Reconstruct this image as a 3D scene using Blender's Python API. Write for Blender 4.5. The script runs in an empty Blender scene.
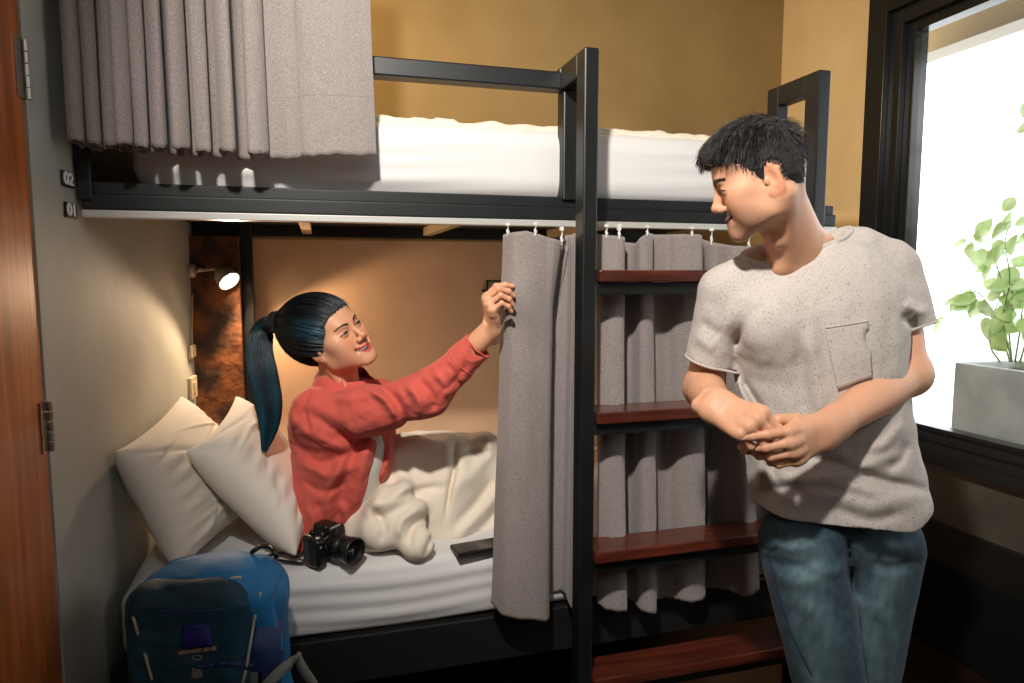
import bpy, math, random
import numpy as np
from mathutils import Vector, Matrix, noise as mnoise
random.seed(7)
rng = np.random.default_rng(7)
C = bpy.context.scene.collection

# ------------------------------------------------------------------ camera
YAW, PITCH, FOC = math.radians(15.86), math.radians(5.6), 683.0
CAM = np.array([0.0, 0.0, 1.35])
Fw = np.array([math.sin(YAW)*math.cos(PITCH), math.cos(YAW)*math.cos(PITCH), -math.sin(PITCH)])
Rt = np.array([math.cos(YAW), -math.sin(YAW), 0.0])
Up = np.cross(Rt, Fw)
def ray(px, py): return Fw + Rt*((px-512)/FOC) + Up*((341.5-py)/FOC)
def W(px, py, d): return CAM + ray(px, py)*d                    # point at depth d
def onY(px, py, Y): r = ray(px, py); return CAM + r*((Y-CAM[1])/r[1])
def onX(px, py, X): r = ray(px, py); return CAM + r*((X-CAM[0])/r[0])
def onZ(px, py, Z): r = ray(px, py); return CAM + r*((Z-CAM[2])/r[2])
def proj(P):
    q = np.asarray(P)-CAM
    d = q@Fw
    return 512+FOC*(q@Rt)/d, 341.5-FOC*(q@Up)/d, d
cd = bpy.data.cameras.new('camera'); cam = bpy.data.objects.new('camera', cd); C.objects.link(cam)
cd.sensor_width = 36; cd.lens = FOC/1024*36; cd.clip_start = 0.02
Mc = Matrix((( *Rt, ), ( *Up, ), ( *(-Fw), ))).transposed().to_4x4(); Mc.translation = Vector(CAM)
cam.matrix_world = Mc
bpy.context.scene.camera = cam

# ------------------------------------------------------------------ objects
def link(name, me, mat=None, parent=None, smooth=True):
    o = bpy.data.objects.new(name, me); C.objects.link(o)
    if mat is not None:
        if isinstance(mat, (list, tuple)):
            for m in mat: me.materials.append(m)
        else: me.materials.append(mat)
    if parent is not None:
        o.parent = parent
        o.matrix_parent_inverse = parent.matrix_world.inverted()
    if smooth and me.polygons:
        me.polygons.foreach_set('use_smooth', [True]*len(me.polygons))
    return o
def thing(name, label, cat, loc, group=None):
    o = bpy.data.objects.new(name, None); C.objects.link(o)
    o.empty_display_size = .05
    o.location = tuple(float(v) for v in loc); bpy.context.view_layer.update()
    o['label'] = label; o['category'] = cat
    if group: o['group'] = group
    return o
def tag(o, label, cat, group=None, kind=None):
    o['label'] = label; o['category'] = cat
    if group: o['group'] = group
    if kind: o['kind'] = kind
    return o
def struct(o): o['kind'] = 'structure'; return o
def mesh_np(verts, faces):
    me = bpy.data.meshes.new('m')
    verts = np.asarray(verts, dtype=np.float32); faces = np.asarray(faces, dtype=np.int32)
    n, k = faces.shape
    me.vertices.add(len(verts)); me.vertices.foreach_set('co', verts.ravel())
    me.loops.add(n*k); me.loops.foreach_set('vertex_index', faces.ravel())
    me.polygons.add(n); me.polygons.foreach_set('loop_start', np.arange(0, n*k, k, dtype=np.int32))
    me.polygons.foreach_set('loop_total', np.full(n, k, dtype=np.int32))
    me.update(calc_edges=True); me.validate()
    return me
class MB:
    """collects simple shapes for one mesh"""
    def __init__(s): s.v = []; s.f = []
    def add(s, v, f):
        b = len(s.v); s.v += [tuple(map(float, p)) for p in v]; s.f += [tuple(b+i for i in q) for q in f]; return s
    def box(s, lo, hi, M=None):
        x0, y0, z0 = lo; x1, y1, z1 = hi
        v = [(x0,y0,z0),(x1,y0,z0),(x1,y1,z0),(x0,y1,z0),(x0,y0,z1),(x1,y0,z1),(x1,y1,z1),(x0,y1,z1)]
        if M is not None: v = [tuple(M @ Vector(p)) for p in v]
        return s.add(v, [(0,3,2,1),(4,5,6,7),(0,1,5,4),(1,2,6,5),(2,3,7,6),(3,0,4,7)])
    def bar(s, a, b, w, h, up=(0,0,1)):
        a = np.array(a, float); b = np.array(b, float); d = b-a; L = np.linalg.norm(d); d /= L
        u = np.array(up, float); x = np.cross(d, u); x /= np.linalg.norm(x); u = np.cross(x, d)
        v = []
        for p in (a, b):
            for sx, su in ((-1,-1),(1,-1),(1,1),(-1,1)): v.append(p+x*sx*w/2+u*su*h/2)
        return s.add(v, [(3,2,1,0),(4,5,6,7),(0,1,5,4),(1,2,6,5),(2,3,7,6),(3,0,4,7)])
    def tube(s, pts, r, n=10, cap=True):
        pts = [np.array(p, float) for p in pts]; N = len(pts)
        rs = r if hasattr(r, '__len__') else [r]*N
        t0 = pts[1]-pts[0]; t0 /= np.linalg.norm(t0)
        a = np.array([0,0,1.0]) if abs(t0[2]) < .9 else np.array([1.0,0,0])
        x = np.cross(t0, a); x /= np.linalg.norm(x)
        v = []
        for i, p in enumerate(pts):
            t = pts[min(i+1, N-1)]-pts[max(i-1, 0)]; t /= (np.linalg.norm(t)+1e-12)
            x = x-t*(x@t); x /= (np.linalg.norm(x)+1e-12); y = np.cross(t, x)
            for j in range(n):
                an = 2*math.pi*j/n; v.append(p+(x*math.cos(an)+y*math.sin(an))*rs[i])
        f = [(i*n+j, i*n+(j+1) % n, (i+1)*n+(j+1) % n, (i+1)*n+j) for i in range(N-1) for j in range(n)]
        if cap: f += [tuple(range(n-1, -1, -1)), tuple((N-1)*n+j for j in range(n))]
        return s.add(v, f)
    def lathe(s, prof, M, n=24):
        v = []
        for r, z in prof:
            for j in range(n):
                a = 2*math.pi*j/n; v.append(tuple(M @ Vector((r*math.cos(a), r*math.sin(a), z))))
        N = len(prof)
        f = [(i*n+j, i*n+(j+1) % n, (i+1)*n+(j+1) % n, (i+1)*n+j) for i in range(N-1) for j in range(n)]
        f += [tuple(range(n-1, -1, -1)), tuple((N-1)*n+j for j in range(n))]
        return s.add(v, f)
    def build(s, name, mat, parent=None, bevel=0, smooth=False, seg=2):
        me = bpy.data.meshes.new('m'); me.from_pydata(s.v, [], s.f); me.update()
        o = link(name, me, mat, parent, smooth)
        if bevel:
            m = o.modifiers.new('b', 'BEVEL'); m.width = bevel; m.segments = seg; m.limit_method = 'ANGLE'; m.angle_limit = math.radians(40)
        return o
def grid_mesh(P, closed_u=False):
    """P[i,j,3] -> quads"""
    nu, nv = P.shape[:2]
    i, j = np.meshgrid(np.arange(nu if closed_u else nu-1), np.arange(nv-1), indexing='ij')
    a = (i*nv+j).ravel(); b = (((i+1) % nu)*nv+j).ravel()
    return mesh_np(P.reshape(-1, 3), np.stack([a, b, b+1, a+1], 1))

# ------------------------------------------------------------------ materials
def newmat(name):
    m = bpy.data.materials.new(name); m.use_nodes = True
    nt = m.node_tree; return m, nt, nt.nodes['Principled BSDF']
def N(nt, t, **kw):
    n = nt.nodes.new(t)
    for k, v in kw.items():
        if k in n.inputs: n.inputs[k].default_value = v
        else: setattr(n, k, v)
    return n
def mat(name, col, rough=.5, metal=0, bump=None, var=None, spec=.5, sheen=0, sss=0, emit=None, coat=0):
    """bump=(scale,strength,dist)  var=(scale, other colour, low, high)"""
    m, nt, b = newmat(name)
    b.inputs['Base Color'].default_value = (*col, 1); b.inputs['Roughness'].default_value = rough
    b.inputs['Metallic'].default_value = metal; b.inputs['Specular IOR Level'].default_value = spec
    if sheen: b.inputs['Sheen Weight'].default_value = sheen; b.inputs['Sheen Roughness'].default_value = .5
    if coat: b.inputs['Coat Weight'].default_value = coat
    if sss: b.inputs['Subsurface Weight'].default_value = sss; b.inputs['Subsurface Radius'].default_value = (1, .35, .2); b.inputs['Subsurface Scale'].default_value = .008
    if emit: b.inputs['Emission Color'].default_value = (*emit[0], 1); b.inputs['Emission Strength'].default_value = emit[1]
    tc = N(nt, 'ShaderNodeTexCoord')
    if var:
        n = N(nt, 'ShaderNodeTexNoise', Scale=var[0], Detail=4.0)
        nt.links.new(tc.outputs['Object'], n.inputs['Vector'])
        r = N(nt, 'ShaderNodeMapRange'); r.inputs[1].default_value = var[2]; r.inputs[2].default_value = var[3]
        nt.links.new(n.outputs[0], r.inputs[0])
        mx = N(nt, 'ShaderNodeMix', data_type='RGBA'); mx.inputs[6].default_value = (*col, 1); mx.inputs[7].default_value = (*var[1], 1)
        nt.links.new(r.outputs[0], mx.inputs[0]); nt.links.new(mx.outputs[2], b.inputs['Base Color'])
    if bump:
        n = N(nt, 'ShaderNodeTexNoise', Scale=bump[0], Detail=5.0)
        nt.links.new(tc.outputs['Object'], n.inputs['Vector'])
        bp = N(nt, 'ShaderNodeBump', Strength=bump[1], Distance=bump[2])
        nt.links.new(n.outputs[0], bp.inputs['Height']); nt.links.new(bp.outputs[0], b.inputs['Normal'])
    return m
def weave(name, c1, c2, scale=500, rough=.9, stretch=(1, 1, .25), sheen=.2, big=None):
    """melange cloth: short threads of two tones"""
    m, nt, b = newmat(name)
    b.inputs['Roughness'].default_value = rough; b.inputs['Specular IOR Level'].default_value = .2
    b.inputs['Sheen Weight'].default_value = sheen
    tc = N(nt, 'ShaderNodeTexCoord'); mp = N(nt, 'ShaderNodeMapping'); mp.inputs['Scale'].default_value = stretch
    nt.links.new(tc.outputs['Object'], mp.inputs[0])
    n = N(nt, 'ShaderNodeTexNoise', Scale=scale, Detail=2.0); nt.links.new(mp.outputs[0], n.inputs['Vector'])
    mp2 = N(nt, 'ShaderNodeMapping'); mp2.inputs['Scale'].default_value = (stretch[2], stretch[2], stretch[0])
    nt.links.new(tc.outputs['Object'], mp2.inputs[0])
    n2 = N(nt, 'ShaderNodeTexNoise', Scale=scale, Detail=2.0); nt.links.new(mp2.outputs[0], n2.inputs['Vector'])
    ad = N(nt, 'ShaderNodeMath', operation='ADD'); nt.links.new(n.outputs[0], ad.inputs[0]); nt.links.new(n2.outputs[0], ad.inputs[1])
    r = N(nt, 'ShaderNodeMapRange'); r.inputs[1].default_value = .8; r.inputs[2].default_value = 1.25
    nt.links.new(ad.outputs[0], r.inputs[0])
    mx = N(nt, 'ShaderNodeMix', data_type='RGBA'); mx.inputs[6].default_value = (*c1, 1); mx.inputs[7].default_value = (*c2, 1)
    nt.links.new(r.outputs[0], mx.inputs[0]); nt.links.new(mx.outputs[2], b.inputs['Base Color'])
    bp = N(nt, 'ShaderNodeBump', Strength=.35, Distance=.0006)
    nt.links.new(ad.outputs[0], bp.inputs['Height']); nt.links.new(bp.outputs[0], b.inputs['Normal'])
    return m
def vcol_mat(name, rough=.5, sss=0, spec=.4, bump=None, sheen=0):
    m, nt, b = newmat(name)
    a = N(nt, 'ShaderNodeVertexColor', layer_name='Col'); nt.links.new(a.outputs[0], b.inputs['Base Color'])
    b.inputs['Roughness'].default_value = rough; b.inputs['Specular IOR Level'].default_value = spec
    b.inputs['Sheen Weight'].default_value = sheen
    if sss: b.inputs['Subsurface Weight'].default_value = sss; b.inputs['Subsurface Radius'].default_value = (1, .35, .2); b.inputs['Subsurface Scale'].default_value = .006
    if bump:
        tc = N(nt, 'ShaderNodeTexCoord'); n = N(nt, 'ShaderNodeTexNoise', Scale=bump[0], Detail=4.0); nt.links.new(tc.outputs['Object'], n.inputs['Vector'])
        bp = N(nt, 'ShaderNodeBump', Strength=bump[1], Distance=bump[2]); nt.links.new(n.outputs[0], bp.inputs['Height']); nt.links.new(bp.outputs[0], b.inputs['Normal'])
    return m
def wood(name, c1, c2, scale=(18, 18, 1.2), rough=.45, coat=.2):
    m, nt, b = newmat(name)
    tc = N(nt, 'ShaderNodeTexCoord'); mp = N(nt, 'ShaderNodeMapping'); mp.inputs['Scale'].default_value = scale
    nt.links.new(tc.outputs['Object'], mp.inputs[0])
    n = N(nt, 'ShaderNodeTexNoise', Scale=1.6, Detail=9.0, Distortion=.8); nt.links.new(mp.outputs[0], n.inputs['Vector'])
    r = N(nt, 'ShaderNodeMapRange'); r.inputs[1].default_value = .3; r.inputs[2].default_value = .7; nt.links.new(n.outputs[0], r.inputs[0])
    mx = N(nt, 'ShaderNodeMix', data_type='RGBA'); mx.inputs[6].default_value = (*c1, 1); mx.inputs[7].default_value = (*c2, 1)
    nt.links.new(r.outputs[0], mx.inputs[0]); nt.links.new(mx.outputs[2], b.inputs['Base Color'])
    b.inputs['Roughness'].default_value = rough; b.inputs['Coat Weight'].default_value = coat
    bp = N(nt, 'ShaderNodeBump', Strength=.15, Distance=.001); nt.links.new(n.outputs[0], bp.inputs['Height']); nt.links.new(bp.outputs[0], b.inputs['Normal'])
    return m

# ------------------------------------------------------------------ signed-distance volumes
def smin(a, b, k):
    if k <= 0: return np.minimum(a, b)
    h = np.maximum(k-np.abs(a-b), 0)/k
    return np.minimum(a, b)-h*h*k*.25
class Vol:
    def __init__(s, lo, hi, res):
        s.lo = np.array(lo, float); s.res = res
        s.n = np.ceil((np.array(hi)-s.lo)/res).astype(int)+1
        s.F = np.full(s.n, 1.0, dtype=np.float32)
    def _box(s, lo, hi, pad):
        a = np.clip(np.floor((lo-pad-s.lo)/s.res).astype(int), 0, s.n); b = np.clip(np.ceil((hi+pad-s.lo)/s.res).astype(int)+1, 0, s.n)
        if (b <= a).any(): return None, None
        sl = tuple(slice(i, j) for i, j in zip(a, b))
        g = np.meshgrid(*[s.lo[i]+s.res*np.arange(a[i], b[i]) for i in range(3)], indexing='ij')
        return sl, np.stack(g, -1).astype(np.float32)
    def put(s, prim, k=.01, op='add', mask=None):
        f, lo, hi = prim
        sl, P = s._box(np.array(lo), np.array(hi), k+s.res*2+.012)
        if sl is None: return s
        d = f(P).astype(np.float32)
        if op == 'add': s.F[sl] = smin(s.F[sl], d, k)
        elif op == 'sub': s.F[sl] = -smin(-s.F[sl], d, k)
        elif op == 'disp': s.F[sl] = s.F[sl]+d
        return s
    def shell_disp(s, fn, band=.03):
        """add fn(P) to F near the surface; fn gets (n,3)"""
        idx = np.argwhere(np.abs(s.F) < band)
        P = s.lo+idx*s.res
        s.F[idx[:, 0], idx[:, 1], idx[:, 2]] -= fn(P).astype(np.float32)
        return s
    def mesh(s):
        F = s.F.copy()
        F[0] = F[-1] = 1; F[:, 0] = F[:, -1] = 1; F[:, :, 0] = F[:, :, -1] = 1
        S = F < 0
        n = np.array(F.shape)
        cnt = np.zeros(n-1, dtype=np.int8)
        for dx in (0, 1):
            for dy in (0, 1):
                for dz in (0, 1): cnt += S[dx:n[0]-1+dx, dy:n[1]-1+dy, dz:n[2]-1+dz]
        cells = np.argwhere((cnt > 0) & (cnt < 8))
        idx = np.full(n-1, -1, dtype=np.int32); idx[cells[:, 0], cells[:, 1], cells[:, 2]] = np.arange(len(cells))
        acc = np.zeros((len(cells), 3)); num = np.zeros(len(cells))
        cor = [np.array(c) for c in ((0,0,0),(1,0,0),(0,1,0),(1,1,0),(0,0,1),(1,0,1),(0,1,1),(1,1,1))]
        val = [F[tuple((cells+c).T)].astype(float) for c in cor]
        for a in range(8):
            for b in range(a+1, 8):
                if np.abs(cor[a]-cor[b]).sum() != 1: continue
                va, vb = val[a], val[b]; m = (va < 0) != (vb < 0)
                t = va[m]/(va[m]-vb[m])
                acc[m] += cor[a]+(cor[b]-cor[a])*t[:, None]; num[m] += 1
        V = s.lo+(cells+acc/num[:, None])*s.res
        faces = []
        for ax in range(3):
            u, v = (ax+1) % 3, (ax+2) % 3
            A = np.take(S, range(n[ax]-1), ax); B = np.take(S, range(1, n[ax]), ax)
            e = np.argwhere(A != B)
            e = e[(e[:, u] > 0) & (e[:, v] > 0) & (e[:, u] < n[u]-1) & (e[:, v] < n[v]-1)]
            ins = A[tuple(e.T)]
            def ci(du, dv):
                q = e.copy(); q[:, u] += du; q[:, v] += dv; return idx[tuple(q.T)]
            q = np.stack([ci(-1, -1), ci(0, -1), ci(0, 0), ci(-1, 0)], 1)
            q[~ins] = q[~ins][:, ::-1]
            faces.append(q)
        faces = np.concatenate(faces); faces = faces[(faces >= 0).all(1)]
        return V, faces
def xf(T):
    Ti = np.linalg.inv(T)
    return lambda P: P@Ti[:3, :3].T.astype(np.float32)+Ti[:3, 3].astype(np.float32)
def _bb(pts, r):
    pts = np.array(pts); return pts.min(0)-r, pts.max(0)+r
def tp(T, p): return np.asarray(p, float) if T is None else T[:3, :3]@np.asarray(p, float)+T[:3, 3]
def cap(a, b, ra, rb=None, T=None):
    rb = ra if rb is None else rb
    a = tp(T, a); b = tp(T, b)
    def f(P):
        d = b-a; L = d@d+1e-12
        t = np.clip(((P-a.astype(np.float32))@d.astype(np.float32))/L, 0, 1)
        q = P-a.astype(np.float32)-t[..., None]*d.astype(np.float32)
        return np.sqrt((q*q).sum(-1))-(ra+(rb-ra)*t)
    lo, hi = _bb([a, b], max(ra, rb)); return f, lo, hi
def capr(a, b, rs, T=None):
    """limb with a smooth radius profile rs along a-b"""
    a = tp(T, a); b = tp(T, b); rr = spline(np.stack([np.linspace(0, 1, len(rs)), rs], 1), 24)
    def f(P):
        d = b-a; L = d@d
        t = np.clip(((P-a.astype(np.float32))@d.astype(np.float32))/L, 0, 1)
        q = P-a.astype(np.float32)-t[..., None]*d.astype(np.float32)
        return np.sqrt((q*q).sum(-1))-np.interp(t, rr[:, 0], rr[:, 1])
    lo, hi = _bb([a, b], max(rs)); return f, lo, hi
def ell(c, r, T=None, R=None):
    """ellipsoid; c, R in the frame T"""
    c = np.asarray(c, float); M = np.eye(4)
    if R is not None: M[:3, :3] = R
    M[:3, 3] = c
    if T is not None: M = T@M
    g = xf(M); r = np.asarray(r, np.float32)
    def f(P):
        q = g(P)/r; k0 = np.sqrt((q*q).sum(-1)); q = q/r; k1 = np.sqrt((q*q).sum(-1))+1e-6
        return k0*(k0-1)/k1
    cs = [tp(M, (x*r[0], y*r[1], z*r[2])) for x in (-1, 1) for y in (-1, 1) for z in (-1, 1)]
    lo, hi = _bb(cs, 0); return f, lo, hi
def rbox(c, h, r, T=None, R=None):
    M = np.eye(4)
    if R is not None: M[:3, :3] = R
    M[:3, 3] = c
    if T is not None: M = T@M
    g = xf(M); h = np.asarray(h, np.float32)
    def f(P):
        q = np.abs(g(P))-(h-r)
        return np.sqrt((np.maximum(q, 0)**2).sum(-1))+np.minimum(q.max(-1), 0)-r
    cs = [tp(M, (x*h[0], y*h[1], z*h[2])) for x in (-1, 1) for y in (-1, 1) for z in (-1, 1)]
    lo, hi = _bb(cs, 0); return f, lo, hi
def loft(T, st, p=2.0):
    """stack of ellipses along local z: st rows (z, cx, cy, rx, ry) ; flat ends"""
    st = np.array(st, float); g = xf(T); z = st[:, 0]
    def f(P):
        q = g(P); zz = q[..., 2]
        I = [np.interp(zz, z, st[:, i]) for i in range(1, 5)]
        # smooth the interpolation a little
        x = (q[..., 0]-I[0])/I[2]; y = (q[..., 1]-I[1])/I[3]
        n = (np.abs(x)**p+np.abs(y)**p)**(1/p)
        d = (n-1)*np.minimum(I[2], I[3])*np.where(n > 1e-3, 1, 1)
        dz = np.maximum(z[0]-zz, zz-z[-1])
        return np.maximum(d, dz)
    cs = [tp(T, (cx+a*rx, cy+b*ry, zz)) for zz, cx, cy, rx, ry in st for a in (-1, 1) for b in (-1, 1)]
    lo, hi = _bb(cs, 0); return f, lo, hi
def spline(rows, n=40):
    """Catmull-Rom through rows (monotone in col 0)"""
    rows = np.array(rows, float); P = np.vstack([2*rows[0]-rows[1], rows, 2*rows[-1]-rows[-2]])
    out = []
    m = len(rows)-1
    for t in np.linspace(0, m, n):
        i = min(int(t), m-1); u = t-i; a, b, c, d = P[i], P[i+1], P[i+2], P[i+3]
        out.append(.5*((2*b)+(-a+c)*u+(2*a-5*b+4*c-d)*u*u+(-a+3*b-3*c+d)*u**3))
    return np.array(out)
def folds_px(lst, front=None):
    """fold lines given on the picture: (points, width px, height m); used as small relief on cloth"""
    L = []
    for pts, w, a in lst: L.append((spline(pts, 10) if len(pts) > 2 else np.array(pts, float), w, a))
    def fn(P):
        u, v, d = proj(P); out = np.zeros(len(P))
        for pts, w, a in L:
            best = np.full(len(P), 1e9); 
            m = (u > pts[:, 0].min()-3*w) & (u < pts[:, 0].max()+3*w) & (v > pts[:, 1].min()-3*w) & (v < pts[:, 1].max()+3*w)
            if not m.any(): continue
            uu, vv = u[m], v[m]; bb = np.full(m.sum(), 1e9); tt = np.zeros(m.sum()); n = len(pts)-1
            for i in range(n):
                ax, ay = pts[i]; bx, by = pts[i+1]; dx, dy = bx-ax, by-ay
                t = np.clip(((uu-ax)*dx+(vv-ay)*dy)/(dx*dx+dy*dy+1e-9), 0, 1)
                q = (uu-ax-t*dx)**2+(vv-ay-t*dy)**2
                c = q < bb; bb[c] = q[c]; tt[c] = (i+t[c])/n
            taper = np.clip(np.minimum(tt, 1-tt)*4+.15, 0, 1)
            out[m] += a*np.exp(-bb/(2*w*w))*taper
        if front is not None: out *= front(P, u, v, d)
        return out
    return fn
def vnoise(P, sc, seed=0):
    """cheap smooth noise, sum of rotated sines"""
    r = np.random.default_rng(seed); out = np.zeros(len(P))
    for i in range(7):
        k = r.normal(size=3); k /= np.linalg.norm(k); ph = r.uniform(0, 6.28); w = sc*r.uniform(.6, 1.6)
        k2 = r.normal(size=3); out += np.sin(P@k*w+ph+1.3*np.sin(P@k2*w*.5+ph*2))
    return out/7
def set_vcol(me, cols):
    a = me.color_attributes.new('Col', 'FLOAT_COLOR', 'POINT')
    c = np.ones((len(me.vertices), 4), dtype=np.float32); c[:, :3] = cols
    a.data.foreach_set('color', c.ravel())
def srgb(r, g, b):
    return tuple(((v/255/12.92) if v/255 <= .04045 else ((v/255+.055)/1.055)**2.4) for v in (r, g, b))
def rotm(x, y, z):
    """columns = axes"""
    return np.stack([np.array(x, float), np.array(y, float), np.array(z, float)], 1)
def frame(o, x=None, y=None, z=None):
    """orthonormal frame; y exact, z approx  (or z exact, y approx)"""
    T = np.eye(4)
    y = np.array(y, float); y /= np.linalg.norm(y); z = np.array(z, float); z -= y*(z@y); z /= np.linalg.norm(z)
    T[:3, 0] = np.cross(y, z); T[:3, 1] = y; T[:3, 2] = z; T[:3, 3] = o
    return T
# ================================================================== ROOM
YF, YB = 1.75, 2.85                       # bunk front, back wall
XR = float(onY(782, 60, YB)[0])           # right wall
def xl(y):                                # left wall line
    a = onY(75, 200, YF)[0]; b = onY(196, 260, YB)[0]; return float(a+(b-a)*(y-YF)/(YB-YF))
M_leftwall = mat('grey_paint', srgb(178, 180, 170), .75, bump=(9, .3, .01), var=(3, srgb(164, 166, 156), .35, .75))
M_backwall = mat('ochre_plaster', srgb(206, 172, 138), .8, bump=(22, .25, .006), var=(4, srgb(190, 154, 120), .3, .8))
M_darkwall = mat('charcoal_wall', srgb(92, 84, 74), .8, bump=(10, .5, .01), var=(5, srgb(68, 62, 54), .35, .7))
M_ceil = mat('ceiling_paint', srgb(190, 182, 168), .9)
M_floor = wood('floor_boards', srgb(60, 38, 24), srgb(36, 22, 14), (4, 30, 4), .4)
M_black = mat('black_steel', srgb(15, 18, 19), .42, .1, bump=(60, .08, .002), var=(8, srgb(24, 28, 30), .4, .75))
M_blackmatt = mat('black_board', srgb(14, 14, 14), .6)
M_track = mat('white_aluminium', srgb(205, 205, 200), .3, .35)
M_rung = wood('red_wood', srgb(100, 44, 28), srgb(50, 20, 13), (2.2, 40, 40), .3, .5)
M_door = wood('door_wood', srgb(196, 112, 50), srgb(140, 72, 28), (20, 20, 1.4), .45, .25)
ZC = 2.75
Y0 = -1.6
def quad(name, pts, m, thick, n):
    """slab from 4 points, extruded by n*thick"""
    p = [np.array(q, float) for q in pts]; n = np.array(n, float)*thick
    mb = MB(); mb.add(p+[q+n for q in p], [(0,1,2,3),(7,6,5,4),(0,4,5,1),(1,5,6,2),(2,6,7,3),(3,7,4,0)])
    return struct(mb.build(name, m))
quad('floor', [(-1,Y0,0),(XR+.3,Y0,0),(XR+.3,YB+.15,0),(-1,YB+.15,0)], M_floor, .1, (0,0,-1))
quad('ceiling', [(-1,Y0,ZC),(-1,YB+.15,ZC),(XR+.3,YB+.15,ZC),(XR+.3,Y0,ZC)], M_ceil, .1, (0,0,1))
M_backwall_shaded = mat('shaded_plaster', srgb(150, 124, 78), .8, bump=(22, .25, .006), var=(4, srgb(136, 110, 64), .3, .8))  # back wall plaster darkened above the bunk to offset too much key light
M_rightwall = mat('lit_plaster', srgb(232, 200, 146), .8, bump=(22, .25, .006), var=(4, srgb(220, 186, 130), .3, .8))  # back wall plaster lightened: lamplight on the right wall put into its colour
zsp = float(onY(500, 222, YF)[2])
quad('wall_back', [(xl(YB)-.02,YB,0),(XR+.12,YB,0),(XR+.12,YB,zsp),(xl(YB)-.02,YB,zsp)], M_backwall, .12, (0,1,0))
quad('wall_back_upper', [(xl(YB)-.02,YB,zsp),(XR+.12,YB,zsp),(XR+.12,YB,ZC),(xl(YB)-.02,YB,ZC)], M_backwall_shaded, .12, (0,1,0))
# left wall with door opening: door edge runs through px (40,340)
ld = (lambda yy: abs(proj((xl(yy), yy, 1.35))[0]-38))
YD = min(np.linspace(1.2, 1.75, 400), key=ld)          # hinge side of the door
ang = math.atan2(xl(2)-xl(1), 1.0)
ML = Matrix.Translation((xl(0), 0, 0)) @ Matrix.Rotation(-ang, 4, 'Z')    # local y runs along the left wall
def yl(y): return y/math.cos(ang)
mb = MB(); mb.box((-.12, yl(YD), 0), (0, yl(YB)+.1, ZC), ML); struct(mb.build('wall_left', M_leftwall))
mb = MB(); mb.box((-.12, yl(Y0), 0), (0, yl(YD)-.86, ZC), ML); mb.box((-.12, yl(YD)-.86, 2.15), (0, yl(YD), ZC), ML); struct(mb.build('wall_left_front', M_leftwall))
quad('wall_rear', [(XR+.1,Y0,0),(-1,Y0,0),(-1,Y0,ZC),(XR+.1,Y0,ZC)], M_leftwall, .1, (0,-1,0))
# door leaf flush in the opening, with knuckle hinges
d = MB(); d.box((-.052, yl(YD)-.855, .01), (-.002, yl(YD)-.004, 2.145), ML); door = struct(d.build('door_1', M_door, bevel=.003))
M_hinge = mat('satin_steel', srgb(175, 170, 160), .3, .9)
for py0, py1 in ((47, 104), (403, 455)):
    h = MB()
    z0 = (onX(40, py1, xl(YD))[2]); 
    base = np.array([xl(YD), YD, 0]); 
    dd = proj((xl(YD), YD, 1.35))[2]
    za = W(38, py1, dd)[2]; zb = W(24, py0, dd)[2]
    nk = 5
    for k in range(nk):
        a = za+(zb-za)*k/nk; b = za+(zb-za)*(k+.9)/nk
        h.tube([(xl(YD)+.006, YD-.004, a), (xl(YD)+.006, YD-.004, b)], .0055, 12)
    h.box((-.001, yl(YD)-.03, za), (.0015, yl(YD)+.0, zb), ML)
    h.build('hinge', M_hinge, door)
# right wall with the window opening
def ry(px): return float(onX(px, 274, XR)[1])
Yw1 = ry(862); 
zs = float(onX(1000, 470, XR)[2]); zs_top = float(onX(914, 430, XR)[2]); zw_top = 2.22
Yw0 = .35
mb = MB()
mb.box((XR, Yw1, 0), (XR+.12, YB+.1, ZC)); mb.box((XR, Y0, 0), (XR+.12, Yw0, ZC)); mb.box((XR, Yw0, zw_top+.12), (XR+.12, Yw1, ZC))
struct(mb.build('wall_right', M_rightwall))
mb = MB(); mb.box((XR, Yw0, 0), (XR+.12, Yw1, zs)); struct(mb.build('wall_right_low', M_darkwall))
print('XR', XR, 'Yw1', Yw1, 'zs', zs, zs_top, 'YD', YD, 'xl', xl(YF))
# ------------------------------------------------------------------ window
M_frame = mat('black_window_frame', srgb(30, 32, 32), .25, .1)
M_glass, nt, b = newmat('window_glass')
nt.nodes.remove(b); out = nt.nodes['Material Output']
tr = N(nt, 'ShaderNodeBsdfTransparent'); gl = N(nt, 'ShaderNodeBsdfGlossy'); gl.inputs['Roughness'].default_value = .02
fr = N(nt, 'ShaderNodeFresnel'); fr.inputs[0].default_value = 1.25; mx = N(nt, 'ShaderNodeMixShader')
nt.links.new(fr.outputs[0], mx.inputs[0]); nt.links.new(tr.outputs[0], mx.inputs[1]); nt.links.new(gl.outputs[0], mx.inputs[2]); nt.links.new(mx.outputs[0], out.inputs[0])
def zwall(px, py): return float(onX(px, py, XR)[2])
zg0 = zwall(914, 424)                      # glass bottom
yg1 = float(onX(908, 274, XR+.045)[1])      # glass far side
zg1 = float(onX(914, 34, XR+.045)[2])           # glass top
win = MB()
P0, P1 = XR-.03, XR+.12
def rect_frame(mb, y0, y1, z0, z1, w, x0, x1, wb=None):
    wb = wb or w
    mb.box((x0, y0, z0), (x1, y0+w, z1)); mb.box((x0, y1-w, z0), (x1, y1, z1))
    mb.box((x0, y0+w, z1-w), (x1, y1-w, z1)); mb.box((x0, y0+w, z0), (x1, y1-w, z0+wb))
ww = Yw1-yg1
zb = zs
rect_frame(win, Yw0, Yw1, zb, zg1+ww, .5*ww, P0, P1, wb=(zg0-zb)*.42)
wo = struct(win.build('window_1', M_frame, bevel=.003)); wo['label'] = 'large black framed window beside the man'
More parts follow.
